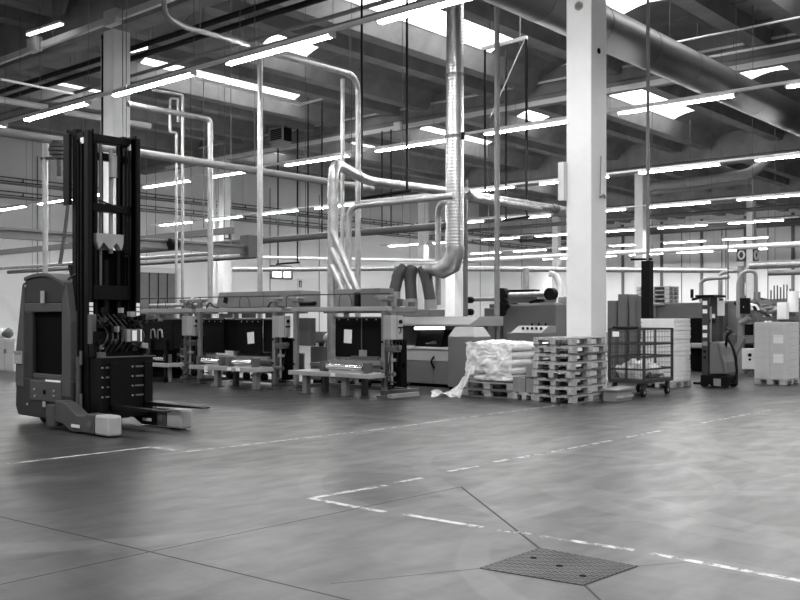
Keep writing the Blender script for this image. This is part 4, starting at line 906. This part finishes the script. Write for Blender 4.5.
# mast: two nested uprights
mz = 4.08; my0, my1 = 11.48, 11.88
for X in (6.84, 7.57):
    m = MB(); s = 1 if X < 7 else -1
    m.box(X, X+.09, my1-.10, my1, .2, mz); m.box(X, X+.09, my0, my0+.10, .2, mz-.06); m.box(X+(.06 if s > 0 else 0), X+(.09 if s > 0 else .03), my0, my1, .2, mz-.03)
    r = m.build('mast_upright', 'black_metal', t, .006)
    b = MB()
    b.box(X+.012, X+.06, my0+.13, my1-.13, .25, mz-.12); b.build('inner_channel', 'dark_pipe' if False else 'black_matt', r)
    for k in (my0+.16, my1-.16): MB().tube([(X+.0, k, .4), (X+.0, k, mz-.2)], .014, 6).build('hydraulic_line', 'black_metal', r)
    px = 94 if X < 7 else 129; 
    for k in range(3): box('decal', 'paper', X+.02, X+.075, my0-.006, my0, 1.53+.065*k, 1.58+.065*k, r)
    box('decal', 'paper', X-.006, X, my1-.3, my1-.22, mz-.22, mz-.14, r)
box('top_tie', 'black_metal', 6.84, 7.66, my0+.12, my0+.3, 3.92, 4.02, t, .006)
box('top_tie', 'black_metal', 6.93, 7.57, my1-.12, my1-.04, 3.7, 3.8, t)
box('middle_tie', 'black_metal', 6.93, 7.57, my0+.1, my0+.24, hz(212, 7.2, 11.6), hz(204, 7.2, 11.6), t, .006)
box('rear_guard_plate', 'black_matt', 6.93, 7.57, 11.74, 11.78, .3, 2.45, t)
box('lower_tie', 'black_metal', 6.93, 7.57, my0+.1, my0+.24, 1.75, 1.95, t, .006)
# light coloured lift yoke with scalloped underside
yk = [(7.02,2.66),(7.44,2.66),(7.44,2.53)] + [(7.23+.20*math.cos(a), 2.49+.05*math.cos(6*a)) for a in [math.pi*i/12 for i in range(13)]] + [(7.02,2.53)]
b = MB(); b.prism(yk, lambda a, z, u: (a, u, z), 11.56, 11.70); b.build('lift_yoke', 'truck_tip', t)
for X, r, z0, z1, m in ((7.06,.032,.4,3.9,'black_metal'), (7.14,.022,1.9,3.9,'dark_pipe'), (7.22,.05,.4,2.3,'black_metal'), (7.30,.03,2.4,3.85,'machine_light'), (7.42,.032,.4,3.9,'black_metal')):
    MB().tube([(X, 11.66, z0), (X, 11.66, z1)], r, 10).build('lift_cylinder' if r > .03 else 'lift_chain', m, t)
for k in range(10): MB().bar((7.47, 11.55, 2.35+k*.06), (7.47, 11.55, 2.38+k*.06), .05, .04).build('chain_link', 'black_metal', t)
MB().tube([(7.3, 11.6, 3.45), (7.3, 11.6, 3.75)], .055, 12).build('cylinder_sleeve', 'truck_tip', t)
box('hose_guard', 'black_metal', 6.78, 6.83, 11.86, 12.02, Z_(203, 75), Z_(131, 75), t, .01)
MB().bar((6.80, 11.94, mz-.02), (6.9, 11.6, mz-.15), .03, .05).build('stay_plate', 'black_metal', t)
for a, b_ in (((7.02, 11.5, 3.1), (7.40, 11.5, 3.0)),): MB().tube([a, b_], .012, 6).build('hydraulic_line', 'black_metal', t)
# carriage and load frame in front of the mast
c0, c1 = 11.18, 11.46
cr = box('fork_carriage', 'black_metal', 6.86, 7.66, c0, c1, .16, .97, t, .01)
box('carriage_edge', 'machine_mid', 6.86, 7.70, c0-.01, c0+.02, .97, .985, cr)
box('backrest', 'black_metal', 6.84, 7.62, c0+.16, c1, .97, 1.32, t, .01)
rnd = random.Random(11)
for X0 in (6.98, 7.44):
    for k in range(4):
        z = .84-.13*k; MB().bar((X0-.08+rnd.random()*.04, c0-.006, z), (X0+.08, c0-.006, z), .012, .022).build('slot', 'dark_pipe', cr)
        MB().tube([(X0-.11, c0, z), (X0-.11, c0-.012, z)], .013, 6).build('bolt', 'machine_light', cr)
for k in range(34):
    X = 6.9 + .72*rnd.random(); z = 1.0+.62*rnd.random(); w = .012+.03*rnd.random()
    MB().box(X-w, X+w, c0+.10-.06*rnd.random(), c0+.17, z-.02-.03*rnd.random(), z+.03).build('valve_block', ('black_metal','truck_grey','black_metal','machine_light','black_metal','machine_mid')[k % 6], t, .004)
for k in range(8):
    X = 6.92+.08*k; MB().tube(fillet([(X, c0+.14, 1.05), (X+.05, c0+.02, 1.15+.1*rnd.random()), (X+.1, c0+.12, 1.32), (X+.06, 11.6, 1.55)], .1, 4), .012, 6).build('hydraulic_hose', 'cable', t)
bx = box('control_unit', 'machine_mid', 7.24, 7.50, c0+.02, c0+.14, 1.17, 1.35, t, .01)
box('unit_label', 'paper', 7.34, 7.41, c0+.012, c0+.02, 1.19, 1.33, bx); box('unit_label', 'machine_light', 7.26, 7.31, c0+.012, c0+.02, 1.18, 1.34, bx); box('unit_label', 'paper', 7.47, 7.49, c0+.012, c0+.02, 1.18, 1.34, bx)
box('side_unit', 'machine_mid', 6.82, 6.9, 11.36, 11.46, 1.15, 1.55, t, .01)
for X, yl, z in ((7.03, 9.95, .33), (7.56, 9.86, .345)):
    f = MB(); f.prism([(c0+.02,z-.05),(yl+.02,z-.012),(yl,z),(yl,z+.006),(c0+.02,z+.012)], lambda a, q, u, X=X: (X+u, a, q), -.06, .06)
    fk = f.build('fork', 'black_metal', t); box('fork_shank', 'black_metal', X-.06, X+.06, c0-.05, c0, z-.05, .9, fk)
# outriggers with pale tips, drive wheel
for X0, X1, tipx in ((6.50, 6.70, 0), (7.58, 7.78, 1)):
    yt, yb = (10.44, 12.25)
    a = MB(); a.prism([(10.92,.03),(10.92,.25),(11.2,.24),(11.45,.37),(11.62,.40),(11.75,.40),(11.75,.12),(11.55,.10),(11.35,.02)], lambda u, z, w: (w, u, z), X0+.01, X1-.01)
    og = a.build('outrigger', 'truck_light' if not tipx else 'black_metal', t, .015)
    box('tip_cover', 'truck_tip', X0, X1, yt, 10.76, .02, .275, og, .03)
    box('wheel_housing', 'truck_light', X0+.005, X1-.005, 10.78, 10.98, .03, .275, og, .015)
    MB().tube([(X0-.004, 10.88, .14), (X0+.01, 10.88, .14)], .05, 12).build('hub_cap', 'machine_mid', og)
    MB().tube([(X0+.05, 10.72, .085), (X1-.05, 10.72, .085)], .085, 16).build('load_wheel', 'rubber', og)
    box('reflector', 'machine_white', X0-.008, X0, 11.1, 11.3, .08, .12, og)
MB().tube([(6.58, 11.87, .06), (6.58, 11.87, .33)], .11, 18).build('stabiliser_housing', 'truck_light', t)
MB().tube([(6.9, 12.75, .15), (7.1, 12.75, .15)], .15, 20).build('drive_wheel', 'rubber', t)
MB().tube([(7.3, 12.75, .12), (7.42, 12.75, .12)], .12, 18).build('caster_wheel', 'rubber', t)
MB().tube(fillet([(6.8, Y_(64), 2.03), (6.85, Y_(70), 2.12), (6.9, my1, 1.98)], .1, 5), .014, 6).build('hydraulic_hose', 'cable', t)
MB().bar((7.0, Y_(56), 2.05), (7.0, Y_(53), 2.24), .05, .05).build('mirror_arm', 'black_metal', t)

# ================================================================ FLOOR DRAIN COVER
cs = [G(480.5, 568.5), G(540, 548.5), G(637, 566.5), G(583, 585.5)]
t = thing('drain_cover', 'patterned steel floor cover set into the concrete in the foreground', 'floor cover', ((cs[0]+cs[2])/2))
b = MB(); b.add([c+Vector((0,0,.0005)) for c in cs] + [c+Vector((0,0,.002)) for c in cs], [(3,2,1,0),(4,5,6,7),(0,1,5,4),(1,2,6,5),(2,3,7,6),(3,0,4,7)]); b.build('plate', 'grate', t)
def qd(u, v): return cs[0]*(1-u)*(1-v) + cs[1]*u*(1-v) + cs[2]*u*v + cs[3]*(1-u)*v
lug = MB(); n = 26
for i in range(n):
    for j in range(n):
        u, v = (i+.5)/n, (j+.5)/n; e = .40/n; s = 1 if (i+j) % 2 else -1
        a, c = qd(u-e*.9, v-e*s*.9), qd(u+e*.9, v+e*s*.9); lug.bar(a+Vector((0,0,.003)), c+Vector((0,0,.003)), .011, .003)
lug.build('raised_tread', 'grate_lug' if False else 'grate', t)
fr = MB()
for i in range(4): fr.bar(cs[i]+Vector((0,0,.002)), cs[(i+1)%4]+Vector((0,0,.002)), .014, .003)
fr.build('rim', 'joint', t)
for u, v in ((.62,.16),(.3,.84),(.5,.5)): p = qd(u, v); MB().tube([p+Vector((0,0,.002)), p+Vector((0,0,.0055))], .022, 10).build('lifting_hole', 'black_matt', t)

# ================================================================ PALLETS
def make_pallet(label, group, L=1.2, Wd=.8):
    r = thing('wooden_pallet', label, 'pallet', (0,0,0), group)
    d = MB(); n = 5
    ys = [(-Wd/2, .145), (-Wd/4-.05, .10), (-.0725, .145), (Wd/4-.05, .10), (Wd/2-.145, .145)]
    for y, w in ys: d.box(-L/2, L/2, y, y+w, .122, .144)
    for x in (-L/2, -.0725, L/2-.145): d.box(x, x+.145, -Wd/2, Wd/2, .1, .122)
    d.build('top_deck', 'wood', r)
    for x in (-L/2, -.0725, L/2-.145):
        for y in (-Wd/2, -.05, Wd/2-.1): box('block', 'wood', x, x+.145, y, y+.1, .022, .1, r)
    for y in (-Wd/2, -.05, Wd/2-.1): box('skid_board', 'wood_shaded', -L/2, L/2, y, y+.1, 0, .022, r)
    return r
PAL = {}
def pallet(x, y, z, rz, label, group, size=(1.2, .8)):
    if size not in PAL:
        p = PAL[size] = make_pallet(label, group, *size); p.location = (x, y, z); p.rotation_euler = (0, 0, rz); return p
    p = dup(PAL[size], (x, y, z), rz); p['label'] = label; p['group'] = group; return p
rnd = random.Random(4)
names = ['lowest', 'second from the floor', 'third from the floor', 'fourth from the floor', 'fifth from the floor', 'third from the top', 'second from the top', 'topmost']
for k in range(8):
    pallet(14.97+rnd.uniform(-.05,.03) - (0 if k else -.03), 8.90+rnd.uniform(-.03,.03), .1445*k, rnd.uniform(-.04,.04), 'empty wooden pallet, %s in the tall stack before the white column' % names[k], 'pallets in the tall stack')
H2 = math.pi/2
pallet(14.97, 10.46, 0, H2+.01, 'lower wooden pallet under the plastic wrapped white sacks', 'pallets under the sacks')
pallet(14.95, 10.45, .1445, H2-.015, 'upper wooden pallet under the plastic wrapped white sacks', 'pallets under the sacks')
pallet(15.80, 10.37, 0, H2, 'lower wooden pallet under the rear sacks behind the cartons', 'pallets under the sacks')
pallet(15.80, 10.37, .1445, H2, 'upper wooden pallet under the rear sacks behind the cartons', 'pallets under the sacks')
pallet(14.88, 9.575, 0, 0, 'low half pallet under grey cartons between sacks and pallet stack', 'half pallets', (.8, .5))
# sacks: five layers on each pile
sk = None
def sack(x, y, z, rz, sc, label, group):
    global sk
    if sk is None:
        b = MB(); b.blob((0,0,.082), (.40,.215,.082), 20, 10, .55)
        r2 = random.Random(9)
        for i, v in enumerate(b.v):
            k = math.sin(v.x*11)*math.cos(v.y*13)*.012 + r2.uniform(-.006,.006); f = 1-.25*abs(v.x/.4)**4
            b.v[i] = Vector((v.x, v.y, .082+(v.z-.082)*f + k*(1 if .02 < v.z < .15 else .2)))
        b.v = [Vector((v.x, v.y, max(0, v.z))) for v in b.v]
        sk = b.build('sack', 'sack_white', org=(0,0,0)); o = sk
    else: o = dup(sk)
    o.location = (x, y, z); o.rotation_euler = (0, 0, rz); o.scale = sc
    return tag(o, label, 'sack', group)
LAY = ['bottom', 'second', 'third', 'fourth', 'top']
for L in range(5):
    for i, nm in enumerate(('right', 'middle', 'left')):
        sack(14.95+rnd.uniform(-.03,.02), 10.04+.325*i+rnd.uniform(-.015,.015), .289+.146*L, rnd.uniform(-.05,.05), (1,.79,.92), 'white plastic sack under the film, %s of the %s layer of the front pile' % (nm, LAY[L]), 'white sacks on pallets')
    for i, nm in enumerate(('right', 'middle', 'left')):
        sack(15.80+rnd.uniform(-.02,.02), 9.97+.40*i+rnd.uniform(-.015,.015), .289+.146*L, rnd.uniform(-.04,.04), (1,.95,.92), 'white plastic sack, %s of the %s layer of the rear pile by the column' % (nm, LAY[L]), 'white sacks on pallets')
# big sheet of plastic film over the front pile with a tail on the floor
def sheet(f, nu, nv, amp, seed):
    from mathutils import noise
    vs = []; fs = []
    for i in range(nu+1):
        for j in range(nv+1):
            p = Vector(f(i/nu, j/nv)); w = p.y*.8+p.z; q = noise.noise_vector(p*5+Vector((seed,0,0)))*amp + noise.noise_vector(Vector((p.x*12, p.y*13, p.z*15+seed)))*amp*.5
            vs.append(p+q)
    for i in range(nu):
        for j in range(nv): a = i*(nv+1)+j; fs.append((a, a+1, a+nv+2, a+nv+1))
    return vs, fs
YL = 10.89                                        # left end of the pile
def wrap(u, v):                                   # u along front then left side; v from top to bottom
    s = u*1.67; out = .03 + .05*v
    z = 1.03 - v*(.60 + .10*math.sin(s*4.3+1) + (.10 if s > .8 else 0))
    if s < .97: return (14.53-out, 9.84+s + (.05*v if s > .87 else 0), z)
    if s < 1.12: k = (s-.97)/.15*H2; return (14.53+.06-(out+.06)*math.cos(k), YL-.05+(out+.04)*math.sin(k), z)
    return (14.6+(s-1.12), YL+out*1.2, z)
b = MB(); b.add(*sheet(wrap, 90, 40, .045, 1), True)
def topf(u, v): return (14.48+u*.9, 9.86+v*1.06, 1.03+.05*math.sin(u*3.1)*math.sin(.3+v*2.6))
b.add(*sheet(topf, 36, 44, .03, 4), True)
P1, P2 = W(482, 346, 18.0), W(470, 372, 17.9); Q1, Q2 = G(446, 394.5), G(459, 398)
def tail(u, v):
    p = P1.lerp(P2, v).lerp(Q1.lerp(Q2, v), u); p.z = max(.02, p.z - .10*math.sin(u*math.pi)*(1-v*.4)); return p
b.add(*sheet(tail, 40, 18, .03, 7), True)
def puddle(u, v): p = G(431+u*28, 393.0+v*4.6); p.z = .04+.04*math.sin(u*9+v*4); return p
b.add(*sheet(puddle, 30, 10, .025, 2), True)
for i, v in enumerate(b.v): b.v[i] = Vector((v.x, v.y, max(.004, v.z)))
tag(b.build('plastic_sheet', 'film', org=(14.6, 10.8, 0)), 'crumpled clear plastic film draped over the sacks and trailing onto the floor', 'plastic sheet')
# grey cartons on the half pallet
def carton(name, label, x0, x1, y0, y1, z0, z1, m, group, tape=True, cat='carton'):
    o = box(name, m, x0, x1, y0, y1, z0, z1, bevel=.006); tag(o, label, cat, group)
    if tape: box('tape', 'machine_light', x0-.002, x0, (y0+y1)/2-.025, (y0+y1)/2+.025, z0, z1, o)
    return o
carton('carton', 'wide grey carton on the half pallet right of the sacks', 14.50, 14.95, 9.56, 9.83, .144, .42, 'carton', 'grey cartons by the sacks')
carton('carton', 'small grey carton on the half pallet against the pallet stack', 14.50, 14.95, 9.33, 9.54, .144, .40, 'carton', 'grey cartons by the sacks', False)
carton('carton', 'upper small grey carton stacked beside the pallet stack', 14.52, 14.93, 9.335, 9.555, .42, .66, 'carton', 'grey cartons by the sacks', False)
# low lidded box right of the pallet stack
t = thing('lidded_box', 'low grey box with a pale lid right of the pallet stack', 'box', (15.57, 8.26, 0))
box('body', 'carton', 15.30, 15.88, 8.14, 8.42, 0, .19, t, .006); 
l = MB(); l.prism([(15.27,.19),(15.91,.19),(15.91,.245),(15.27,.215)], lambda a,z,u: (a, u, z), 8.11, 8.44); l.build('lid', 'machine_light', t, .004)
box('plank', 'wood', 15.28, 15.9, 8.12, 8.14, .06, .10, t)

# ================================================================ WIRE CAGE TROLLEY
gx0, gy0 = 16.5, 8.22; gx1, gy1 = gx0+1.22, gy0+.72
t = thing('cage_trolley', 'dark wire cage trolley on casters right of the white column', 'trolley', ((gx0+gx1)/2, (gy0+gy1)/2, 0))
dk = .33; tz = 1.30
box('deck', 'mesh_steel', gx0, gx1, gy0, gy1, dk-.03, dk, t); 
for (a, b_) in (((gx0,gy0),(gx1,gy0)), ((gx1,gy0),(gx1,gy1)), ((gx1,gy1),(gx0,gy1)), ((gx0,gy1),(gx0,gy0))): MB().bar((*a, dk-.04), (*b_, dk-.04), .045, .06).build('base_rail', 'mesh_steel', t)
for x in (gx0, gx1):
    for y in (gy0, gy1): MB().bar((x, y, dk-.05), (x, y, tz), .04, .04).build('corner_post', 'mesh_steel', t)
for (a, b_, nm) in (((gx0,gy0),(gx1,gy0),1), ((gx1,gy0),(gx1,gy1),0), ((gx1,gy1),(gx0,gy1),1), ((gx0,gy1),(gx0,gy0),0)):
    f = MB(); A, B = Vector((*a, 0)), Vector((*b_, 0))
    for z in (tz-.01, 1.0, .76, .52): f.bar(A+Vector((0,0,z)), B+Vector((0,0,z)), .03, .035)
    if nm == 0: f.bar(A.lerp(B,.5)+Vector((0,0,dk)), A.lerp(B,.5)+Vector((0,0,tz)), .03, .03)
    pn = f.build('side_frame', 'mesh_steel', t)
    w = MB(); n = int((B-A).length/.065)
    for k in range(1, n): w.bar(A.lerp(B,k/n)+Vector((0,0,dk)), A.lerp(B,k/n)+Vector((0,0,tz)), .0045, .0045)
    for k in range(1, 10): w.bar(A+Vector((0,0,dk+k*.1)), B+Vector((0,0,dk+k*.1)), .0045, .0045)
    w.build('wire_mesh', 'mesh_steel', pn)
box('card_holder', 'paper', gx0-.03, gx0-.02, gy1-.22, gy1-.08, tz-.16, tz-.06, t)
for x in (gx0+.1, gx1-.1):
    for y in (gy0+.06, gy1-.06):
        c = box('caster_fork', 'mesh_steel', x-.04, x+.06, y-.03, y+.03, .1, dk-.06, t, .005)
        MB().tube([(x, y-.028, .08), (x, y+.028, .08)], .08, 18).build('caster_wheel', 'rubber', c); MB().tube([(x, y-.034, .08), (x, y+.034, .08)], .03, 10).build('hub', 'machine_light', c)
MB().tube([(gx0-.05, gy0+.1, tz+.02), (gx0-.05, gy1-.1, tz+.02)], .02, 8).build('push_bar', 'black_metal', t)
for k, (lab, c, r, m) in enumerate([('crumpled clear plastic bag lying in the left of the cage trolley', (16.82, 8.58, .50), (.24,.27,.17), 'film'), ('crumpled light plastic wrap heaped in the right of the cage trolley', (17.40, 8.55, .45), (.22,.25,.13), 'sheet_white'), ('dark crumpled sheet on the floor of the cage trolley', (17.1, 8.5, .40), (.12,.2,.07), 'machine_mid')]):
    from mathutils import noise
    b = MB(); b.blob(c, r, 36, 20)
    for i, v in enumerate(b.v):
        q = v + noise.noise_vector(v*6)*.11 + noise.noise_vector(v*17)*.06; q.x = min(max(q.x, gx0+.03), gx1-.03); q.y = min(max(q.y, gy0+.03), gy1-.03); q.z = max(dk+.002, q.z); b.v[i] = q
    tag(b.build('plastic_wrap', m), lab, 'plastic wrap', 'waste in the cage trolley')

# ================================================================ WHITE SHEET STACK behind the cage
pallet(19.35, 9.12, 0, 0, 'pallet under the tall white stack of flat cartons', 'pallets at the right', (.86, .76))
fcs = ['lowest', 'second lowest', 'third lowest', 'fourth lowest', 'fifth lowest', 'sixth lowest', 'seventh lowest', 'middle', 'seventh from the top', 'sixth from the top', 'fifth from the top', 'fourth from the top', 'third from the top', 'second from the top', 'topmost']
for k in range(15):
    jx, jy = rnd.uniform(-.012,.012), rnd.uniform(-.012,.012); z = .145+.0895*k
    o = MB(); X0, X1, Y0, Y1 = 18.93+jx, 19.76+jx, 8.74+jy, 9.5+jy
    o.box(X0+.012, X1-.012, Y0+.012, Y1-.012, z, z+.018); o.box(X0, X1, Y0, Y1, z+.018, z+.0888)
    o = o.build('flat_carton', 'sheet_white', bevel=.004); tag(o, 'flat white carton, %s in the tall white stack behind the cage trolley' % fcs[k], 'carton', 'flat white cartons')

# ================================================================ WALKIE STACKER
t = thing('walkie_stacker', 'pedestrian stacker truck with rounded grey cover and tall mast', 'stacker', (20.05, 8.3, 0))
for X in (19.80, 20.22):
    r = MB(); r.box(X, X+.09, 8.36, 8.50, .1, 1.95); r = r.build('mast_upright', 'mesh_steel', t, .006)
    for z in ((1.6,1.78,.9,1.08,1.25) if X < 20 else (1.5,)): box('decal', 'paper' if z != .9 else 'machine_light', X-.004, X, 8.38, 8.48, z, z+.09, r)
    for z in (.75, .62): box('bolt_plate', 'black_metal', X-.01, X, 8.40, 8.46, z, z+.05, r)
box('notice_plate', 'paper', 20.20, 20.21, 8.16, 8.32, 1.55, 1.88, t); box('notice_post', 'mesh_steel', 20.21, 20.24, 8.2, 8.28, .9, 1.92, t)
box('top_plate', 'black_metal', 19.72, 20.38, 8.2, 8.62, 1.95, 2.0, t, .01); MB().bar((19.6, 8.62, 1.90), (20.0, 8.5, 1.98), .06, .05).build('top_hook', 'black_metal', t)
for z in (.35, .9, 1.4): box('mast_tie', 'black_metal', 19.85, 20.25, 8.40, 8.44, z, z+.07, t)
MB().tube([(20.05, 8.42, .15), (20.05, 8.42, 1.75)], .035, 10).build('lift_cylinder', 'galvanised', t)
b = MB(); prof = [(8.34,.28),(8.34,.93),(8.30,.985),(8.14,.985),(8.06,.90),(8.03,.70),(7.96,.55),(7.94,.30)]
b.prism(prof, lambda a, z, u: (u, a, z), 19.80, 20.34); cv = b.build('cover', 'machine_grey', t, .05)
MB().bar((19.79, 8.14, .95), (19.79, 8.0, .35), .02, .03).build('cover_groove', 'machine_mid', cv)
b = MB(); b.box(19.76, 20.36, 7.92, 8.52, .08, .27); b.build('chassis', 'black_metal', t, .02)
box('front_plate', 'machine_light', 19.75, 19.76, 8.06, 8.22, .05, .2, t)
for X, y in ((19.82, 8.0), (20.28, 8.0), (19.82, 8.45), (20.28, 8.45)): MB().tube([(X-.03, y, .085), (X+.05, y, .085)], .085, 16).build('wheel', 'rubber', t)
MB().tube(fillet([(20.05, 8.08, .85), (20.03, 8.02, 1.15), (20.03, 7.98, 1.22)], .1, 5), .03, 10).build('tiller_arm', 'black_metal', t)
MB().tube(fillet([(20.05, 8.05, 1.1), (20.0, 7.86, .8), (20.0, 7.80, .3), (20.0, 7.9, .12)], .25, 6), .028, 8).build('guard_loop', 'black_metal', t)
MB().tube([(19.9, 8.0, 1.2), (20.16, 8.0, 1.2)], .03, 10).build('tiller_handle', 'machine_mid', t); MB().tube([(20.03, 8.06, 1.24), (20.03, 7.95, 1.18)], .06, 12).build('tiller_head', 'black_metal', t)
for X in (19.86, 20.2): box('fork', 'black_metal', X-.05, X+.05, 8.52, 8.70, .05, .10, t)

# ================================================================ CARTON LOAD at the right edge
px0, py0 = 21.3, 7.22
pallet(px0+.43, py0+.355, 0, H2, 'pallet under the pale carton load at the right edge', 'pallets at the right', (.7, .86))
for k in range(8):
    for c, nm in ((0, 'right'), (1, 'left')):
        y0 = py0+.005+.35*c; z = .1445+.158*k
        o = box('flat_carton', 'carton_white', px0+.005, px0+.85, y0, y0+.347, z, z+.157, bevel=.004)
        tag(o, 'pale flat carton, %s column, %s layer of the load at the right edge' % (nm, ['lowest','second','third','fourth','fifth','sixth','seventh','topmost'][k]), 'carton', 'carton load at the right edge')
        box('flap_seam', 'machine_grey', px0+.2, px0+.7, y0-.002 if c == 0 else y0+.347, y0 if c == 0 else y0+.349, z+.10, z+.104, o)
        if c == 0 and k in (2, 3, 5, 6):
            zc = hz(339.5, px0, py0+.1) if k > 4 else hz(358.5, px0, py0+.1)
            za, zb_ = max(z+.002, zc-.10), min(z+.155, zc+.10)
            if zb_ > za: box('label_sheet', 'paper', px0-.0, px0+.004, py0+.06, py0+.28, za, zb_, o)
# pallets on the far crate
for k in range(5):
    pallet(FARP[0], FARP[1], FARP[2]+.1445*k, H2, 'distant pallet on the big crate, %s of five' % ['lowest','second','middle','fourth','topmost'][k], 'distant pallets on the crate')
